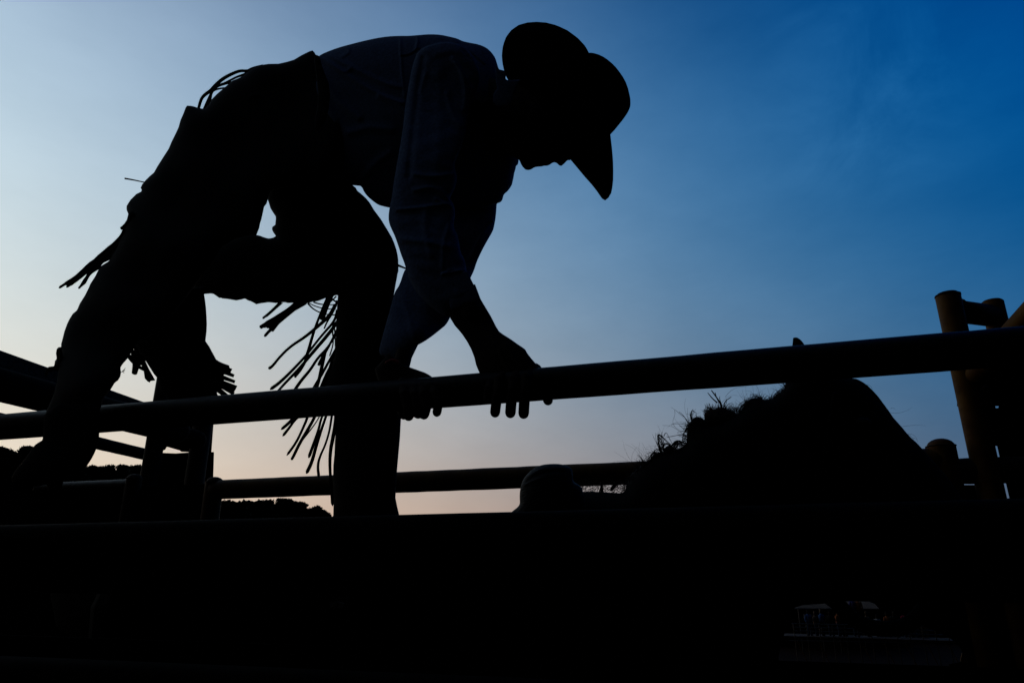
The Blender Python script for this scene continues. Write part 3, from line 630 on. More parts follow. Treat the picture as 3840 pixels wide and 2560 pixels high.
# --- shirt
sh = MB()
torso = T1([(-60, 470), (-30, 400), (0, 375), (40, 355), (120, 325), (200, 303), (290, 280), (380, 260), (460, 248), (540, 244), (600, 245), (680, 238), (750, 233), (820, 237), (880, 250), (930, 262), (965, 280), (1010, 290), (1080, 303), (1130, 325), (1165, 358), (1190, 395), (1200, 430), (1213, 470), (1230, 500), (1250, 540), (1300, 700),
             (1330, 900), (1348, 1080), (1343, 1118), (1330, 1122), (1326, 1150), (1307, 1203), (1306, 1245), (1290, 1275), (1270, 1300), (1246, 1318), (1238, 1355), (1225, 1372), (1199, 1380), (1100, 1420), (800, 1440), (600, 1420), (475, 1410), (430, 1400), (395, 1390), (360, 1365), (325, 1335), (300, 1305), (281, 1262), (247, 1259), (150, 1250), (-100, 1150), (-200, 800)])
fl = [(T1([(-20, 385), (60, 420), (120, 470), (260, 560), (400, 640), (560, 700)]), 10, 9), (T1([(20, 360), (110, 400), (240, 470), (420, 560), (540, 590)]), 7, 10),
      (T1([(0, 480), (60, 600), (160, 720), (260, 800)]), 9, 12), (T1([(-20, 560), (40, 700), (100, 820)]), 8, 14), (T1([(60, 430), (160, 490), (200, 470)]), 6, 8), (T1([(170, 310), (205, 350), (150, 385)]), 5, 7),
      (T1([(545, 250), (545, 330), (550, 400), (560, 560), (575, 650)]), 5, 5), (T1([(660, 240), (660, 300), (640, 345), (700, 345), (790, 318), (870, 315), (950, 320)]), 5, 5), (T1([(400, 660), (500, 700), (580, 760)]), 7, 10),
      (T1([(200, 900), (330, 860), (480, 880)]), 7, 16), (T1([(300, 1200), (380, 1100), (470, 1040)]), 7, 14), (T1([(880, 255), (940, 290), (900, 320)]), 4, 6)]
T11 = T(1500, 60, 5.87)
yoke = T11([(20, 900), (200, 880), (330, 800), (360, 745), (450, 745), (600, 775), (700, 740), (800, 665), (870, 660), (960, 690), (1100, 675), (1200, 680), (1300, 700), (1450, 770), (1560, 830), (1700, 940), (1850, 1080)])
fl = [(a_, b_*1.5, c_) for a_, b_, c_ in fl]+[(yoke, -6, 4), ([(x, y-6) for x, y in yoke], 5, 5), (T11([(370, 440), (400, 560), (360, 720)]), 6, 5), (T11([(800, 480), (1000, 510), (1250, 560)]), 7, 5), (T11([(870, 620), (1080, 570), (1200, 610)]), 6, 5), (T11([(150, 520), (300, 470), (380, 450)]), 5, 8)]
sh.add(*inflate(torso, [(1250, 450, 1.86), (1500, 400, 1.84), (1750, 350, 1.82), (1850, 600, 1.9), (1500, 700, 1.88)], k=.85, hmax=.185, step=3, folds=fl, wob=1.2, wsc=50))
nsl = [(x, y) for x, y in T1([(640, 380), (700, 320), (800, 290), (900, 285), (1000, 330), (1070, 430), (1085, 560), (1020, 700), (998, 800), (990, 900), (960, 1000), (920, 1090), (912, 1130), (925, 1180), (930, 1220), (915, 1280)])]+T4([(860, 110), (840, 150), (862, 175), (875, 230), (862, 310), (880, 350), (893, 385), (905, 470), (928, 500), (940, 580), (963, 615), (1000, 690), (1023, 739), (985, 756), (930, 773), (880, 792), (845, 803), (843, 852), (800, 835), (750, 800), (700, 760), (640, 690), (600, 620), (583, 555), (570, 515), (555, 478), (540, 430), (520, 372), (500, 330), (487, 300), (480, 262), (487, 200), (500, 150), (510, 60)])+T1([(560, 900), (580, 700)])
fl2 = [(T4([(530, 215), (640, 205), (740, 190), (860, 175)]), 8, 7), (T4([(760, 150), (790, 165), (860, 200)]), 6, 7), (T4([(560, 390), (700, 400), (830, 430)]), 6, 12), (T4([(840, 300), (800, 420), (800, 560)]), 5, 9), (T4([(700, 220), (690, 330), (730, 480)]), 5, 14),
       (T4([(800, 590), (880, 578), (945, 560)]), 7, 5), (T1([(900, 400), (960, 480), (990, 620), (980, 740)]), 7, 9), (T1([(860, 640), (890, 760), (950, 860)]), 6, 10), (T1([(800, 480), (820, 800), (800, 1100)]), 5, 26), (T1([(700, 400), (640, 800), (600, 1200)]), -6, 12), (T1([(640, 1180), (760, 1200), (900, 1180)]), 6, 9), (T1([(640, 1290), (780, 1260), (870, 1350)]), 6, 8), (T4([(940, 580), (850, 560), (800, 590)]), 5, 6)]
fl2 = [(a_, b_*1.5, c_) for a_, b_, c_ in fl2]+[(T11([(1210, 1020), (1330, 1200), (1460, 1400), (1540, 1600)]), 8, 5), (T11([(1540, 830), (1630, 1040), (1700, 1250), (1740, 1500)]), 8, 5), (T11([(1390, 750), (1470, 850), (1550, 960)]), -7, 5), (T11([(820, 830), (1100, 760), (1350, 820)]), 6, 14), (T11([(560, 1250), (480, 1500), (440, 1700)]), 6, 8)]
sh.add(*inflate(nsl, [(1680, 300, 1.68), (1600, 700, 1.60), (1650, 1000, 1.57), (1780, 1120, 1.55)], k=.95, hmax=.075, step=3, folds=fl2, wob=1.5, wsc=30, smooth=1))
fsl = T1([(1150, 700), (1330, 1100), (1306, 1245), (1290, 1275), (1270, 1300), (1246, 1318), (1238, 1355), (1225, 1372), (1199, 1380)])+T4([(1118, 177), (1113, 250), (1103, 310), (1095, 340), (1060, 400), (1030, 455), (1000, 520), (985, 570), (963, 615), (930, 700), (860, 800), (843, 850), (820, 890), (790, 915), (740, 955), (690, 990), (640, 1015), (615, 1050), (590, 1085), (567, 1121), (540, 1108), (470, 1085), (420, 1060), (440, 980), (513, 716), (522, 690), (546, 656), (572, 575), (585, 560), (620, 480), (700, 350), (760, 200), (850, 60)])
sh.add(*inflate(fsl, [(1850, 700, 1.98), (1750, 950, 1.86), (1640, 1150, 1.68), (1560, 1280, 1.62)], k=.85, hmax=.065, step=4, folds=[(T4([(560, 720), (600, 830), (640, 1000)]), 5, 10), (T4([(620, 640), (690, 720), (730, 780)]), 5, 9), (T4([(1080, 280), (1010, 400), (960, 500)]), 7, 7), (T4([(1100, 340), (1060, 360)]), 6, 6)], wob=2, wsc=26))
shirt = sh.build('shirt', MT['shirt'], man)
col = MB().add(*inflate(T1([(1190, 440), (1216, 472), (1250, 480), (1262, 512), (1256, 536), (1276, 546), (1360, 540), (1330, 600), (1300, 700), (1270, 722), (1200, 725), (1172, 690), (1175, 640), (1200, 600), (1190, 520)]), [(1880, 340, HEAD-.1)], k=.25, hmax=.02, step=3, smooth=0))
col.build('collar', MT['shirt'], shirt)
cuff = MB().add(*inflate(T4([(800, 592), (870, 590), (940, 575), (963, 615), (1000, 690), (1024, 740), (985, 758), (930, 775), (880, 794), (850, 803), (820, 700)]), [(1750, 1080, 1.525)], k=.2, hmax=.012, step=3, smooth=0)); cuff.build('cuff', MT['shirt'], shirt)
for (x, y) in T1([(1290, 1262), (1228, 1360), (1188, 1500)]):
    MB().add(*tubeV([PY(x-14, y, 1.86), PY(x-12, y+1, 1.855)], [.005, .005], 10)).build('button', MT['metal'], shirt)
P = [PY(*g4(470+i*9, 1112-14*math.sin(i/8*3.1)), 1.555) for i in range(9)]
MB().add(*tubeV(P, [.004]*9, 8)).build('wristband', MT['red'], man)

# --- hat: crown and curled brim
cr = T1([(1823, 359), (1842, 359), (1860, 362), (1890, 371), (1920, 385), (1950, 405), (1980, 430), (2007, 457), (2030, 487), (2054, 521), (2075, 560), (2090, 602), (2100, 645), (2105, 672), (2106, 700), (2105, 720), (2100, 737), (2088, 763), (2070, 791), (2051, 817), (2030, 843), (2000, 880), (1968, 915), (1900, 1000), (1800, 1040), (1650, 950), (1500, 800), (1440, 600), (1500, 430), (1600, 340), (1720, 320)])
hat = MB().add(*inflate(cr, [(2150, 350, HEAD)], k=.66, hmax=.1, step=3, smooth=0, folds=[(T1([(2100, 700), (1950, 700), (1850, 690)]), -10, 22), (T1([(1990, 520), (1900, 600), (1850, 640)]), -7, 20)])).build('hat', MT['felt'], man)
spine = np.array(T1([(1234, 395), (1237, 430), (1248, 480), (1262, 520), (1290, 570), (1360, 680), (1450, 800), (1560, 930), (1640, 1020), (1700, 1085), (1750, 1145), (1800, 1205), (1845, 1255), (1880, 1300), (1900, 1330), (1915, 1350), (1930, 1358)]))
edge = np.array(T1([(1233, 380), (1236, 335), (1243, 300), (1262, 252), (1300, 206), (1350, 173), (1410, 157), (1470, 153), (1535, 158), (1605, 176), (1680, 211), (1750, 263), (1800, 317), (1823, 359), (1870, 480), (1930, 700), (1962, 850), (1968, 915), (1978, 1000), (1985, 1080), (1987, 1150), (1986, 1220), (1980, 1275), (1972, 1312), (1958, 1341), (1945, 1355), (1935, 1359)]))
def par(P, n, pw=1.0):
    s = np.r_[0, np.cumsum(np.linalg.norm(np.diff(P, axis=0), axis=1))]; s /= s[-1]; t = np.linspace(0, 1, n)
    return np.c_[np.interp(t, s, P[:, 0]), np.interp(t, s, P[:, 1])]
n, m = 60, 25
# pair spine and edge points so that both boundaries are hit exactly
S_ = par(spine, n); E_ = par(edge, n)
V = []; F = []
for i in range(n):
    s = i/(n-1); wd = .15*math.sin(math.pi*min(max(s, .0), 1))**.45+.002
    for j in range(m):
        v = -1+2*j/(m-1); q = S_[i]+(E_[i]-S_[i])*abs(v)**2.0
        base = PY(q[0], q[1], HEAD); r = ray(*q); r = r/np.linalg.norm(r)
        V.append(base+r*(wd*v*(1-.15*v*v)))
k0 = len(V)
V2 = []
Va = np.array(V).reshape(n, m, 3)
for i in range(n):
    for j in range(m):
        du = Va[min(i+1, n-1), j]-Va[max(i-1, 0), j]; dv = Va[i, min(j+1, m-1)]-Va[i, max(j-1, 0)]; nn = np.cross(du, dv); nn /= np.linalg.norm(nn)+1e-9
        V2.append(Va[i, j]+nn*.0022)
V = list(V)+V2
for i in range(n-1):
    for j in range(m-1):
        a, b, c, d = i*m+j, i*m+j+1, (i+1)*m+j+1, (i+1)*m+j
        F += [(a, b, c, d), (k0+d, k0+c, k0+b, k0+a)]
for i in range(n-1):
    F += [(i*m, (i+1)*m, k0+(i+1)*m, k0+i*m), ((i+1)*m+m-1, i*m+m-1, k0+i*m+m-1, k0+(i+1)*m+m-1)]
for j in range(m-1): F += [(j+1, j, k0+j, k0+j+1), ((n-1)*m+j, (n-1)*m+j+1, k0+(n-1)*m+j+1, k0+(n-1)*m+j)]
MB().add(V, F).build('brim', MT['felt'], hat)

# --- chaps: rear leg, front leg
# rear (near) leg with hip, running down to the boot
hip = T2([(1430, 108), (1416, 100), (1410, 86), (1396, 72), (1380, 76), (1360, 85), (1320, 105), (1270, 135), (1220, 150), (1165, 162), (1100, 163), (1050, 170), (1012, 184), (975, 203), (950, 222), (930, 242), (890, 262), (855, 275), (840, 287), (815, 310), (790, 331), (750, 365), (712, 403), (700, 425), (690, 442), (668, 463), (652, 467), (640, 465), (610, 458), (590, 451), (570, 447), (545, 446), (535, 460), (520, 500), (500, 545), (488, 590), (470, 630), (440, 690), (420, 738), (380, 800), (345, 855), (320, 900),
          (305, 912), (290, 925), (265, 950), (240, 980), (230, 1003), (242, 1024), (200, 1045), (160, 1085), (135, 1125), (134, 1150), (148, 1185), (135, 1225), (125, 1250)])
hip2 = T3([(565, 120), (520, 230), (470, 320), (400, 375), (375, 425), (340, 480), (330, 505), (305, 555), (270, 610), (250, 657), (222, 680), (200, 715), (185, 745), (165, 800), (150, 860), (143, 885), (143, 905), (140, 960), (122, 1080), (114, 1150), (92, 1230), (66, 1290), (42, 1340), (30, 1440), (390, 1440), (410, 1330), (425, 1260), (445, 1230), (478, 1196), (507, 1148), (530, 1131), (545, 1106), (550, 1078), (545, 1045), (563, 1018), (590, 988), (605, 960), (625, 940), (660, 870), (720, 830), (900, 700), (1000, 560), (1120, 400), (1240, 220), (1330, 170), (1395, 155), (1467, 147)])
hip3 = T2([(1016, 1322), (1035, 1275), (1040, 1245), (1050, 1215), (1060, 1170), (1068, 1131), (1085, 1110), (1092, 1083), (1110, 1020), (1300, 980), (1600, 900), (1650, 500)])
rear = inflate(hip+hip2+hip3, [(900, 500, 1.82), (1100, 350, 1.86), (700, 700, 1.74), (560, 1000, 1.64), (400, 1200, 1.55), (300, 1500, 1.42), (250, 1600, 1.40)], k=.8, hmax=.14, step=5, smooth=0, wob=2.0, wsc=60, folds=[(T2([(970, 385), (1020, 372), (1060, 390), (1065, 415)]), 7, 5)])
chap1 = MB().add(*rear).build('chap_leg', MT['leather'], man)
flap = T3([(1116, 500), (1113, 545), (1120, 590), (1126, 640), (1130, 700), (1132, 750), (1130, 800), (1122, 865), (1150, 905), (1165, 935), (1182, 965), (1195, 990), (1215, 1003), (1240, 1015), (1283, 1030), (1287, 1048), (1303, 1056), (1240, 1100), (1250, 1130), (1190, 1165), (1150, 1180), (1190, 1245), (1100, 1290), (885, 1290), (855, 1240), (820, 1200), (805, 1160), (792, 1112), (770, 1085), (745, 1045), (720, 1005), (690, 965), (660, 930), (640, 880), (620, 780), (640, 600), (760, 500)])
fl_o = inflate(flap, [(560, 1150, 1.74), (750, 1450, 1.78)], k=.5, hmax=.06, step=4, smooth=0, wob=2, wsc=40)
MB().add(*fl_o).build('chap_flap', MT['leather'], chap1)
st = T3([(655, 950), (676, 990), (690, 1030), (690, 1040), (702, 1062), (706, 1090), (710, 1118), (728, 1138), (744, 1147), (750, 1136), (782, 1132), (765, 1100), (740, 1055), (718, 1008), (700, 950)])
MB().add(*inflate(st, [(550, 1380, 1.7)], k=.1, step=3, smooth=0)).build('fringe_strand', MT['leather'], chap1)
# front (far) leg: thigh, knee, shin
fr = T2([(1150, 900), (1300, 850), (1500, 850), (1690, 1003), (1700, 1023), (1722, 1040), (1745, 1060), (1765, 1080), (1785, 1105), (1815, 1155), (1860, 1215), (1900, 1280), (1935, 1340), (1950, 1375), (1965, 1420), (1973, 1455), (1978, 1490), (1979, 1568)])+T4([(535, 590), (530, 620), (525, 645), (519, 680), (513, 717)])+[(1473, 1130), (1500, 1300), (1508, 1450), (1504, 1564), (1500, 1640), (1489, 1763), (1487, 1800), (1483, 1865), (1490, 1900), (1498, 1934), (1510, 2050), (1505, 2300), (1245, 2300), (1248, 2000)]+T7([(590, 1560), (585, 1460), (588, 1300), (596, 1220), (600, 1120), (608, 1050), (606, 960), (560, 830), (510, 730), (545, 650), (580, 560), (602, 470), (606, 400), (608, 300), (612, 200), (618, 100), (622, 48)])+T3([(1990, 560), (1960, 560), (1935, 575), (1870, 592), (1830, 605), (1800, 612), (1715, 606), (1680, 608), (1665, 603), (1650, 602), (1620, 606), (1600, 608), (1550, 602), (1525, 606), (1500, 609), (1466, 616), (1448, 605), (1430, 596), (1410, 590), (1390, 577), (1365, 584), (1330, 590), (1300, 585), (1270, 580), (1235, 577), (1230, 573), (1215, 573), (1198, 561), (1178, 547), (1160, 543), (1113, 547), (1000, 500), (1000, 300), (1200, 200), (1380, 140)])+T2([(1016, 1322), (1040, 1327), (1065, 1337), (1092, 1345), (1108, 1345), (1130, 1340), (1151, 1345), (1145, 1325), (1130, 1305), (1121, 1285), (1123, 1268), (1143, 1253), (1148, 1200), (1125, 1165), (1110, 1140), (1100, 1105), (1092, 1083), (1100, 980)])
chap2 = MB().add(*inflate(fr, [(1000, 800, 1.9), (1400, 900, 1.9), (1400, 1300, 1.84), (1380, 1900, 1.78)], k=.72, hmax=.105, step=5, smooth=0, wob=2, wsc=60)).build('chap_leg', MT['leather'], man)
# belt with buckle end at the waist
MB().add(*inflate(T2([(1420, 100), (1445, 112), (1460, 180), (1520, 330), (1500, 520), (1440, 620), (1400, 600), (1440, 400), (1415, 200), (1405, 120)]), [(1200, 400, 1.68)], k=.3, hmax=.02, step=4)).build('belt', MT['leather'], man)

# --- fringe strands
def S(par_, T_, pts, w_, Y, s, taper=True):
    v, f = strandV(T_(pts), w_/s, [(0, 0, Y)] if not isinstance(Y, list) else Y, taper=taper); MB().add(v, f).build('fringe_strand', MT['leather'], par_)
cY = [(1010, 1200, 1.86), (1250, 1130, 1.86), (1250, 1700, 1.8)]
for pts, w_ in (
    ([(205, 92), (190, 110), (130, 170), (68, 224)], 7.5), ([(330, 95), (270, 150), (180, 205), (90, 262), (48, 292)], 12), ([(350, 100), (270, 170), (190, 240), (130, 300), (80, 357)], 8),
    ([(240, 190), (190, 240), (150, 285), (128, 312)], 14), ([(400, 112), (440, 155), (500, 185), (560, 197), (622, 196)], 4.5), ([(400, 105), (450, 132), (520, 152), (612, 155)], 3), ([(440, 102), (500, 122), (610, 122)], 4), ([(440, 95), (490, 85), (545, 60), (600, 45)], 5),
    ([(548, 60), (500, 170), (440, 330), (400, 480), (375, 530)], 9), ([(578, 50), (530, 150), (498, 235)], 15), ([(605, 120), (560, 205), (470, 285), (380, 360), (270, 430), (190, 510), (140, 575), (110, 593)], 10),
    ([(618, 160), (600, 240), (500, 350), (400, 480), (320, 570), (200, 690), (122, 746)], 9), ([(622, 240), (560, 330), (430, 480), (340, 590), (240, 690), (170, 770), (120, 830)], 9.5), ([(608, 340), (545, 440), (475, 510), (420, 600), (350, 680), (290, 770), (250, 830)], 8.5),
    ([(622, 420), (560, 530), (500, 640), (440, 740), (400, 830), (300, 950), (262, 990), (203, 1040)], 9), ([(528, 465), (503, 580), (480, 690), (430, 840), (395, 960), (360, 1040), (315, 1135), (245, 1230)], 9.5), ([(605, 200), (578, 300), (592, 400), (560, 500)], 5), ([(612, 430), (590, 540), (540, 620), (490, 740), (440, 860), (310, 960), (265, 1025), (215, 1088)], 8.5),
    ([(400, 500), (350, 600), (303, 657)], 9), ([(590, 250), (602, 340), (602, 430)], 4.5), ([(600, 600), (540, 760), (490, 860), (445, 960), (400, 1040), (340, 1140), (293, 1240), (278, 1262)], 8.5), ([(600, 640), (540, 840), (478, 960), (430, 1030), (350, 1130), (310, 1200), (282, 1258)], 4.5),
    ([(600, 700), (540, 860), (497, 960), (480, 1040), (445, 1140), (406, 1248)], 8.5), ([(605, 700), (560, 860), (530, 955), (500, 1040), (462, 1160), (430, 1280), (389, 1363)], 9.5), ([(600, 780), (575, 950), (560, 1050), (530, 1150), (492, 1230), (472, 1300), (482, 1392)], 8), ([(612, 900), (605, 1000), (585, 1100), (565, 1200), (562, 1330), (575, 1480), (582, 1600)], 11),
    ([(618, 300), (560, 420), (500, 520), (478, 570)], 8), ([(600, 480), (560, 600), (530, 700), (500, 800)], 12), ([(625, 520), (590, 640), (560, 760)], 14), ([(618, 90), (590, 170), (540, 250), (520, 300)], 6),
    ([(630, 440), (590, 560), (520, 700), (470, 800)], 14), ([(590, 560), (610, 620), (600, 700)], 16), ([(560, 55), (590, 90), (625, 110)], 5), ([(610, 60), (580, 90), (560, 110)], 4)):
    S(chap2, T7, pts, w_, cY, 1.96)
T14 = T(950, 1080, 2.24)
for pp in ([(345, 110), (330, 130), (300, 175), (250, 200), (200, 225), (110, 275), (80, 300), (54, 331), (75, 335), (97, 334), (150, 300), (217, 257), (160, 300), (105, 335), (145, 342), (120, 377), (90, 408), (98, 409), (150, 365), (172, 354), (185, 340), (220, 300), (255, 270), (350, 192), (442, 140), (470, 105)], [(215, 118), (205, 128), (165, 165), (125, 205), (75, 256), (80, 259), (120, 240), (160, 205), (205, 165), (252, 124)]):
    MB().add(*inflate(T14(pp), [(1010, 1200, 1.86)], k=.15, step=3, smooth=0)).build('fringe_strand', MT['leather'], chap2)
# rear leg fringe
rY = [(400, 900, 1.62), (250, 1150, 1.55)]
for pts, w_ in (([(575, 110), (540, 165), (430, 268), (330, 360), (240, 432), (175, 475), (127, 507)], 7), ([(590, 160), (470, 270), (340, 385), (240, 465), (178, 501)], 6), ([(520, 300), (400, 372), (345, 405), (300, 468), (260, 510)], 6), ([(640, 90), (590, 160), (560, 240)], 8)):
    S(chap1, T3, pts, w_, rY, 1.8085)
T12 = T(150, 750, 2.9327)
MB().add(*inflate(T12([(1010, 120), (980, 140), (970, 155), (955, 215), (930, 255), (905, 295), (885, 318), (890, 328), (915, 322), (900, 345), (880, 380), (855, 415), (800, 470), (740, 515), (690, 560), (640, 600), (590, 650), (545, 680), (510, 710), (460, 760), (390, 825), (340, 860), (280, 897), (205, 967), (250, 955), (320, 908), (300, 935), (285, 965), (330, 948), (365, 932), (425, 870), (485, 812), (527, 795), (500, 840), (470, 880), (420, 968), (430, 975), (465, 950), (505, 918), (535, 860), (565, 810), (600, 772), (648, 750), (700, 690), (790, 650), (830, 610), (912, 541), (917, 518), (850, 575), (800, 630), (850, 530), (940, 430), (1020, 290), (1060, 150)]), [(400, 900, 1.63), (250, 1150, 1.56)], k=.12, step=3, smooth=0)).build('fringe', MT['leather'], chap1)
S(chap1, T2, [(270, 968), (230, 960), (180, 949), (121, 939)], 4, [(500, 680, 1.7)], 1.8085, False)
S(chap1, T2, [(175, 1180), (140, 1240), (95, 1282)], 10, [(500, 680, 1.62)], 1.8085)
tY = [(800, 300, 1.84)]
for pts, w_ in (([(990, 200), (948, 212), (905, 209), (850, 230), (790, 262), (740, 305), (706, 345), (665, 372), (640, 402), (622, 470)], 9), ([(960, 225), (930, 236), (880, 252), (820, 284), (750, 317), (715, 347), (690, 400), (658, 475)], 7),
                ([(850, 288), (790, 298), (740, 320), (705, 348)], 7), ([(800, 326), (745, 334), (712, 352), (702, 410), (680, 465)], 6), ([(1060, 176), (1005, 186), (965, 200), (940, 228)], 7)):
    S(chap1, T2, pts, w_, tY, 1.8085, False)
# crossed strands behind the rear knee, flap ends
for pts, w_ in (([(590, 950), (620, 990), (660, 1035), (712, 1062)], 11), ([(630, 925), (640, 960), (652, 1010), (648, 1050), (638, 1093)], 17), ([(640, 900), (670, 960), (690, 1030)], 12)):
    S(chap1, T3, pts, w_, [(500, 1350, 1.66)], 1.8085)
for pts in ([(1180, 1010), (1240, 1040), (1298, 1068)], [(1180, 1050), (1250, 1075), (1316, 1102)], [(1180, 1090), (1250, 1115), (1322, 1142)], [(1180, 1120), (1260, 1150), (1332, 1183)], [(1160, 1120), (1240, 1160), (1322, 1200)], [(1160, 1130), (1240, 1180), (1315, 1224)]):
    S(chap1, T3, pts, 11, [(850, 1430, 1.74)], 1.8085, False)
S(chap1, T3, [(1160, 1150), (1215, 1200), (1275, 1245)], 13, [(850, 1430, 1.72)], 1.8085, False)
S(chap1, T3, [(1120, 1150), (1165, 1200), (1200, 1260)], 14, [(850, 1430, 1.72)], 1.8085, False)
S(chap2, T4, [(530, 538), (555, 548), (590, 562)], 5, [(1500, 1000, 1.78)], 1.568, False)
# --- boots
bt1 = T5([(300, 640), (290, 797), (288, 813), (262, 828), (240, 843), (214, 872), (193, 905), (172, 935), (150, 965), (115, 1005), (88, 1045), (76, 1075), (88, 1100), (140, 1120), (200, 1128), (265, 1124), (312, 1112), (322, 1122), (330, 1152), (420, 1142), (428, 1100), (440, 1068), (478, 1045), (515, 1045), (545, 1036), (565, 1015), (587, 992), (605, 965), (620, 942), (636, 912), (645, 892), (655, 868), (672, 800), (675, 700), (672, 620), (640, 560), (400, 560)])
b1 = MB().add(*inflate(bt1, [(250, 1600, 1.40), (150, 1800, 1.36)], k=.75, hmax=.06, step=4, smooth=0)).build('boot', MT['boot'], man)
sp = MB().add(*inflate(T3([(145, 905), (125, 907), (113, 920), (108, 948), (113, 985), (101, 1000), (96, 1035), (60, 1039), (42, 1054), (31, 1085), (36, 1112), (60, 1075), (90, 1065), (120, 1070), (150, 1080), (160, 1000)]), [(210, 1350, 1.46)], k=.5, step=3, smooth=0)); sp.build('boot_strap', MT['boot'], b1)
P = [PY(*T3([(118, 1030-i*5)])[0], 1.45) for i in range(6)]; MB().add(*tubeV(P, [.0025]*6, 8)).build('spur_buckle', MT['metal'], b1)
for i, (dx, dy) in enumerate(((25, -8), (28, -18), (22, 4), (30, -28))):
    x, y = T3([(548, 1078)])[0]; P = [PY(x+dx*t/1.8, y+(dy*t*t-6*math.sin(3*t))/1.8, 1.5) for t in np.linspace(0, 1, 6)]; MB().add(*tubeV(P, [.0008]*6, 4)).build('fringe_strand', MT['leather'], chap1)
p = PY(1375, 2500, 1.78); r0 = np.array([p[0], p[1], 0])
# front boot stands on a lower rung
bx = PY(1375, 2290, 1.78)
b2 = MB().add(*tubeV([bx+np.array([0, 0, .25]), bx, bx+np.array([.02, 0, -.06]), bx+np.array([.1, 0, -.09]), bx+np.array([.18, 0, -.095])], [.06, .055, .055, .045, .035], 18)).build('boot', MT['boot'], man)
MB().add(*box8(bx+np.array([-.02, 0, -.12]), np.array([.03, 0, 0]), np.array([0, .03, 0]), np.array([0, 0, .02]))).build('heel', MT['boot'], b2, False)
# stirrup straps glimpsed below
for pts in ([(795, 750), (740, 850), (690, 930), (655, 1040)], [(1195, 750), (1180, 810), (1120, 900), (1055, 975)]):
    S(chap2, T(1100, 2100, 4.704), pts, 9, [(1280, 2300, 1.47)], 4.704, False)

# ================================================================== BACKGROUND
def tree(x, top_px, width_px, dist, label, bare=False, kind=0, base_px=None):
    """x = pixel column of the crown, top_px = pixel row of its top"""
    r = ray(x, top_px); k = dist/r[1]; zt = CAM[2]+r[2]*k; X_ = r[0]*k; Wd = width_px/FPX*dist*1.05; zb = ground_h(X_, dist)
    root = empty('bare_tree' if bare else 'broadleaf_tree', (X_, dist, zb), label, 'tree', None)
    tr = MB(); H = zt-zb
    tr.add(*tubeV([(X_, dist, zb-.3), (X_+.1, dist, zb+H*.35), (X_+.25, dist, zb+H*.6), (X_+.2, dist, zb+H*.93)], [.28, .2, .13, .03], 10))
    for i in range(7 if not bare else 12):
        a = random.uniform(0, 6.28); z0 = zb+H*random.uniform(.4, .75); L = Wd*random.uniform(.2, .45)
        if bare: L *= .6
        e = (X_+.2+math.cos(a)*L, dist+math.sin(a)*L*.7, min(zt-.1, z0+L*random.uniform(.8, 1.6) if bare else z0+L*.7))
        tr.add(*tubeV([(X_+.2, dist, z0), ((X_+.2+e[0])/2, (dist+e[1])/2, (z0+e[2])/2+.2), e], [.08, .05, .02], 6))
    tr.build('trunk', MT['bark'], root)
    if bare: return root
    cl = []
    ncl = 64
    for i in range(ncl):
        a = random.uniform(0, 6.28); rr = math.sqrt(random.random()); z = random.uniform(.18, .93)
        env = math.sqrt(max(0, 1-((z-.5)/.56)**2))
        cl.append((X_+math.cos(a)*rr*env*Wd*.5, dist+math.sin(a)*rr*env*Wd*.4, zb+H*z-.5, random.uniform(.5, 1.1)*Wd*.13))
    for q in range(16):
        fx = random.uniform(-.48, .48); rr = random.uniform(.28, .62); cl.append((X_+fx*Wd, dist+random.uniform(-.5, .5), zt-rr*.75-3.2*abs(fx)**1.6*random.uniform(.5, 1.2)-random.choice((0, 0, .4, .9, 1.3)), rr))
    V = []; F = []
    cl = np.array(cl)
    per = 170
    for c in cl:
        d = np.random.randn(per, 3); d /= np.linalg.norm(d, axis=1)[:, None]; rad = c[3]*np.random.uniform(.55, 1.12, per)[:, None]
        ctr = c[:3]+d*rad*np.array([1, 1, .8]); s = np.random.uniform(.08, .17, per); s[:60] *= 3.0; rad[:60] *= .42; ctr = c[:3]+d*rad*np.array([1, 1, .8])
        t1 = np.random.randn(per, 3); t1 /= np.linalg.norm(t1, axis=1)[:, None]; t2 = np.cross(t1, np.random.randn(per, 3)); t2 /= np.linalg.norm(t2, axis=1)[:, None]
        for q in range(per):
            if ctr[q, 2]+s[q] > zt: continue
            b = len(V); V += [ctr[q]-t1[q]*s[q], ctr[q]+t2[q]*s[q]*.6, ctr[q]+t1[q]*s[q], ctr[q]-t2[q]*s[q]*.6]; F.append((b, b+1, b+2, b+3))
    MB().add(V, F).build('crown', MT['leaf'], root, False)
    return root
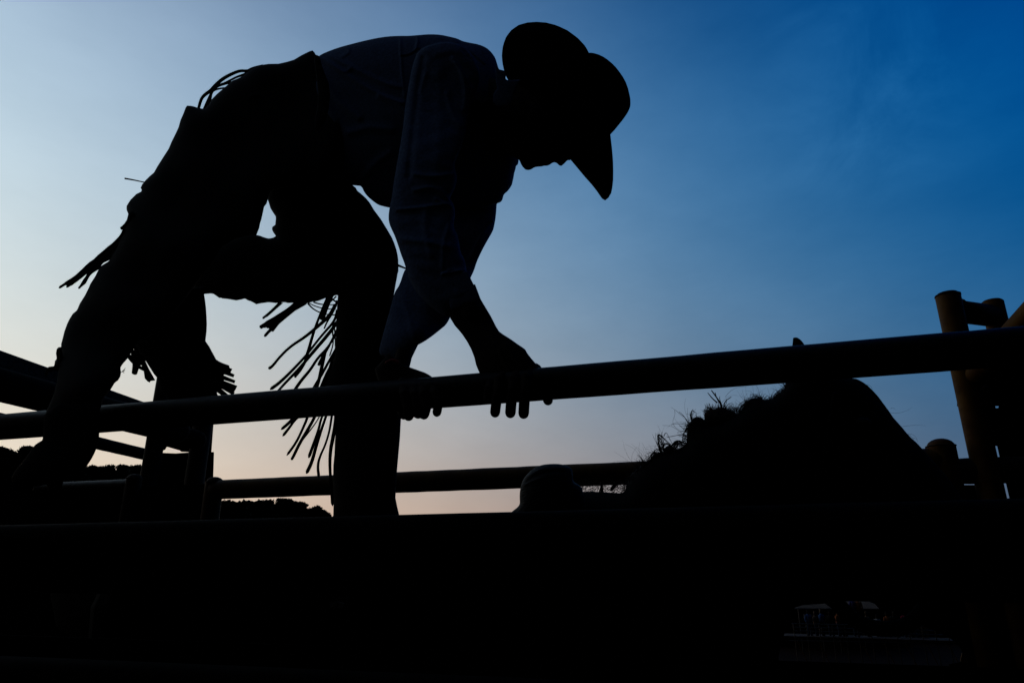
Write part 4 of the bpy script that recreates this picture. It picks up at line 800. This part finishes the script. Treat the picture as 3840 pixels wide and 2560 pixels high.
TR = [(8, 1673, 50, 58, 'round topped dark tree at the far left edge under the top rail'), (45, 1681, 70, 60, 'low dark tree just right of the leftmost far tree'),
      (112, 1672, 60, 57, 'dark tree right of the bare tree, left of the boot'), (150, 1668, 90, 59, 'dark tree partly hidden by the cowboy boot toe'), (215, 1700, 90, 60, 'dark tree hidden behind the cowboy boot'),
      (330, 1748, 60, 61, 'low dark tree against the boot heel, leftmost in the gap under the rails'), (372, 1742, 60, 58, 'small tree second from the boot heel in the gap'), (425, 1733, 70, 60, 'tallest dark tree in the gap left of the rusty post'),
      (470, 1737, 70, 59, 'wide dark tree near the middle of the gap before the posts'), (518, 1735, 60, 58, 'dark tree touching the thick rusty post'), (560, 1750, 80, 61, 'dark tree hidden behind the thick rusty post'),
      (290, 1775, 80, 62, 'lowest dark tree beside the boot sole'),
      (880, 1866, 110, 60, 'low dark tree right of the domed post below the far rail'), (925, 1868, 70, 62, 'small dark tree left of the sky notch below the far rail'), (1010, 1862, 90, 59, 'dark tree right of the sky notch below the far rail'),
      (1065, 1860, 90, 58, 'tallest dark tree under the far rail, left of the chap fringe'), (1120, 1876, 80, 60, 'dark sloping tree right of the tallest one under the far rail'), (1170, 1886, 70, 61, 'dark tree nearer the chap leg under the far rail'), (1222, 1908, 80, 62, 'lowest dark tree beside the chap leg'), (960, 1880, 70, 63, 'dark shrub like tree in the sky notch')]
for x, y, wpx, d, lab in TR: tree(x, y+(random.uniform(-3, 5) if x > 300 else -2), wpx*random.uniform(1.0, 1.35), d, lab)
tree(82, 1652, 45, 56, 'thin bare tree standing between the leafy far trees at the left', bare=True)
# undergrowth closing the foot of the wood
V = []; F = []
for i in range(9000):
    px = random.uniform(-300, 1330); d = random.uniform(62, 66)
    ytop = np.interp(px, [-300, 60, 240, 300, 560, 860, 1090, 1250, 1330], [1716, 1712, 1716, 1790, 1775, 1885, 1890, 1935, 1990])
    py = random.uniform(ytop, 2180); r = ray(px, py); k = d/r[1]; c = CAM+r*k
    s = random.uniform(.2, .5); t1 = np.random.randn(3); t1 /= np.linalg.norm(t1); t2 = np.cross(t1, np.random.randn(3)); t2 /= np.linalg.norm(t2)
    b = len(V); V += [c-t1*s, c+t2*s*.7, c+t1*s, c-t2*s*.7]; F.append((b, b+1, b+2, b+3))
hx = np.arange(-1500, 1700, 14)
for q, px in enumerate(hx):
    ytop = np.interp(px, [-300, 60, 240, 300, 560, 860, 1090, 1250, 1330, 1500], [1722, 1720, 1724, 1798, 1785, 1893, 1898, 1945, 2000, 2080])+random.uniform(-3, 5)
    for dd, yy in ((67, ytop), (70, ytop-2)):
        p = CAM+ray(px, yy)*(dd/ray(px, yy)[1]); V += [p, np.array([p[0], p[1], -5.0])]
    if q:
        b = len(V)-8; F += [(b, b+4, b+5, b+1), (b, b+2, b+6, b+4), (b+2, b+3, b+7, b+6)]
us = mk('undergrowth', V, F, MT['leaf'], smooth=False); us['kind'] = 'stuff'; us['label'] = 'dark undergrowth filling the foot of the far wood'; us['category'] = 'undergrowth'

# pavilion seen through the opening under the horse
def A(px, py, d): r = ray(px, py); return CAM+r*(d/r[1])
PVD = 62.
pv = empty('pavilion', (*A(3100, 2400, PVD)[:2], -4.6), 'low arena pavilion with grey corrugated roof seen through the lower right opening', 'building')
e0 = A(2968, 2280, PVD); e1 = A(3280, 2281, PVD)
V = []; F = []; nn_ = 120
for i in range(nn_+1):
    t = i/nn_; b = e0+(e1-e0)*t*1.05; z = .05*math.cos(t*nn_*math.pi)
    V += [b+np.array([0, 0, z]), b+np.array([.75, 5.5, 2.1+z])]
for i in range(nn_): F.append((2*i, 2*i+2, 2*i+3, 2*i+1))
F += [tuple(reversed(f)) for f in []]
MB().add(V, F).build('roof', MT['roof'], pv, False)
zb = -4.6
V, F = box8(np.array([(e0[0]+e1[0])/2+2.5, PVD+4.8, (zb+e0[2])/2+.2]), np.array([6.0, 0, 0]), np.array([0, .1, 0]), np.array([0, 0, (e0[2]-zb)/2+.2])); MB().add(V, F).build('wall', MT['wall'], pv, False)
s0 = A(3040, 2309, PVD-.3); MB().add(*box8(s0, np.array([.57, 0, 0]), np.array([0, .03, 0]), np.array([0, 0, .17]))).build('sign', MT['white'], pv, False)
for px in (2996, 3075, 3138, 3230):
    b = A(px, 2300, PVD-.1); MB().add(*tubeV([(b[0], b[1], zb), (b[0], b[1], e0[2])], .06, 8)).build('post', MT['farpipe'], pv)
bfz = []
bf = empty('dark_backdrop', (*A(3400, 2400, 72)[:2], -4.6), 'long dark board backdrop added behind the pavilion to darken the opening', 'fence')  # added backdrop, hides the sky-lit ground so the opening stays dark
for i in range(26):
    V, F = box8(np.array([8+i*2.0, 72+random.uniform(-.02, .02), -2.9]), np.array([.98, 0, 0]), np.array([0, .04, 0]), np.array([0, 0, 1.7+random.uniform(-.03, .03)])); MB().add(V, F).build('board', MT['wall'], bf, False)
# deck and arena rails
dk = empty('spectator_deck', (*A(3250, 2400, 52)[:2], -4.6), 'long grey deck with pipe rails across the arena behind the dirt', 'deck')
a = A(2990, 2383, 52); b = A(3640, 2402, 50)
for name, q0, q1, th in (('deck_board', a, b, .07),):
    c_ = (q0+q1)/2; MB().add(*box8(c_, (q1-q0)/2*1.3, np.array([0, 1.2, 0]), np.array([0, 0, th]))).build(name, MT['deck'], dk, False)
for (pa_, pb_) in (((2970, 2337), (3640, 2350)), ((2975, 2350), (3640, 2366)), ((2980, 2364), (3640, 2382)), ((2960, 2400), (3640, 2414))):
    MB().add(*tubeV([A(*pa_, 50.8), A(*pb_, 49)], .03, 6)).build('rail', MT['farpipe'], dk)
for px in range(2975, 3640, 48):
    t = (px-2970)/670; q = A(px, 2337+13*t, 50.8-1.8*t); MB().add(*tubeV([(q[0], q[1], zb), (q[0], q[1], q[2])], .035, 6)).build('post', MT['farpipe'], dk)
for i, px in enumerate(range(2990, 3620, 80)):
    q = A(px, 2402, 50.5); q2 = A(px+40, 2418, 50.5); MB().add(*tubeV([q, (q2[0], q2[1], zb+.2)], .03, 5)).build('brace', MT['ochre'], dk)
# spectators on the deck
def fig(px, feet_py, H, shirt, pants, label, turn):
    b = A(px, feet_py, 51.6); root = empty('person', tuple(b), label, 'person', 'people watching from the far deck')
    s = H/1.75; ca, sa = math.cos(turn), math.sin(turn)
    def L(x, y, z): return (b[0]+(x*ca-y*sa)*s, b[1]+(x*sa+y*ca)*s, b[2]+z*s)
    m_ = MB()
    m_.add(*tubeV([L(0, 0, .92), L(0, 0, 1.1), L(0, 0, 1.38), L(0, 0, 1.48)], [.15*s, .14*s, .18*s, .07*s], 12))
    m_.add(*tubeV([L(0, 0, 1.45), L(0, -.02, 1.56), L(0, -.03, 1.66)], [.055*s, .085*s, .09*s], 12))
    m_.add(*tubeV([L(0, -.1, 1.6), L(0, -.125, 1.58)], .015*s, 6))
    for k in (-1, 1):
        m_.add(*tubeV([L(.09*k, 0, .95), L(.11*k, -.02, .5), L(.12*k, 0, .09), L(.12*k, -.12, .05)], [.1*s, .07*s, .05*s, .045*s], 10))
        m_.add(*tubeV([L(.19*k, 0, 1.4), L(.25*k, .02, 1.1), L(.22*k, -.14, .9), L(.2*k, -.2, .84)], [.06*s, .05*s, .04*s, .035*s], 9))
    o = m_.build('body', MT['skin'], root); remesh(o, .022, 1)
    c_ = MB().add(*tubeV([L(0, 0, .93), L(0, 0, 1.12), L(0, 0, 1.4), L(0, 0, 1.46)], [.175*s, .165*s, .2*s, .1*s], 14))
    for k in (-1, 1): c_.add(*tubeV([L(.18*k, 0, 1.4), L(.25*k, .02, 1.12), L(.235*k, -.06, 1.0)], [.075*s, .065*s, .055*s], 10))
    c_.build('shirt', MT[shirt], root)
    p_ = MB()
    for k in (-1, 1): p_.add(*tubeV([L(.08*k, 0, .96), L(.11*k, -.02, .52), L(.12*k, 0, .12)], [.125*s, .09*s, .075*s], 12))
    p_.build('trousers', MT[pants], root)
    MB().add(*tubeV([L(0, .01, 1.68), L(0, .01, 1.76)], [.085*s, .07*s], 12)).build('hat', MT['tan_cloth' if turn > .5 else 'black_cloth'], root)
    return root
for args in ((3040, 2386, 1.7, 'blue_cloth', 'denim', 'leftmost far spectator in a dark blue shirt under the pavilion sign', .2), (3090, 2387, 1.75, 'blue_cloth', 'black_cloth', 'spectator in a bright blue shirt at the far deck rail', 1.0),
             (3122, 2387, 1.65, 'black_cloth', 'denim', 'spectator in a black shirt between blue and orange shirts', -.5), (3152, 2388, 1.7, 'orange_cloth', 'denim', 'spectator in an orange shirt left of the drooping rope', .8),
             (3205, 2330, 1.6, 'violet_cloth', 'denim', 'spectator in a pale violet shirt standing higher behind the rope', .3), (3228, 2332, 1.6, 'orange_cloth', 'black_cloth', 'raised spectator in an orange shirt behind the rope', -.4),
             (3405, 2392, 1.75, 'crimson_cloth', 'denim', 'spectator in a crimson shirt at the right of the deck', .1), (3425, 2393, 1.7, 'pale_cloth', 'black_cloth', 'spectator in a pale shirt beside the crimson one', 1.2),
             (3066, 2387, 1.6, 'tan_cloth', 'denim', 'short spectator in tan between the two blue shirts at the left', .9), (3172, 2389, 1.75, 'black_cloth', 'black_cloth', 'spectator all in black right of the orange shirt', .4), (3215, 2391, 1.65, 'pale_cloth', 'denim', 'spectator in a pale shirt standing under the drooping rope', -.2),
             (3262, 2393, 1.7, 'tan_cloth', 'black_cloth', 'spectator in tan near the middle of the deck', .6), (3300, 2393, 1.5, 'pale_cloth', 'black_cloth', 'small spectator in a pale top near the middle of the deck', -.6), (3338, 2394, 1.7, 'orange_cloth', 'denim', 'spectator in orange right of the middle of the deck', .2), (3366, 2394, 1.75, 'black_cloth', 'denim', 'spectator in black left of the crimson shirt', -.3), (3446, 2395, 1.7, 'blue_cloth', 'denim', 'spectator in blue between two pale shirts at the right', .7),
             (3474, 2396, 1.75, 'pale_cloth', 'tan_cloth', 'rightmost far spectator in a pale shirt and tan trousers', -.7)):
    fig(*args)

for o in bpy.data.objects:
    if '_o' in o: del o['_o']
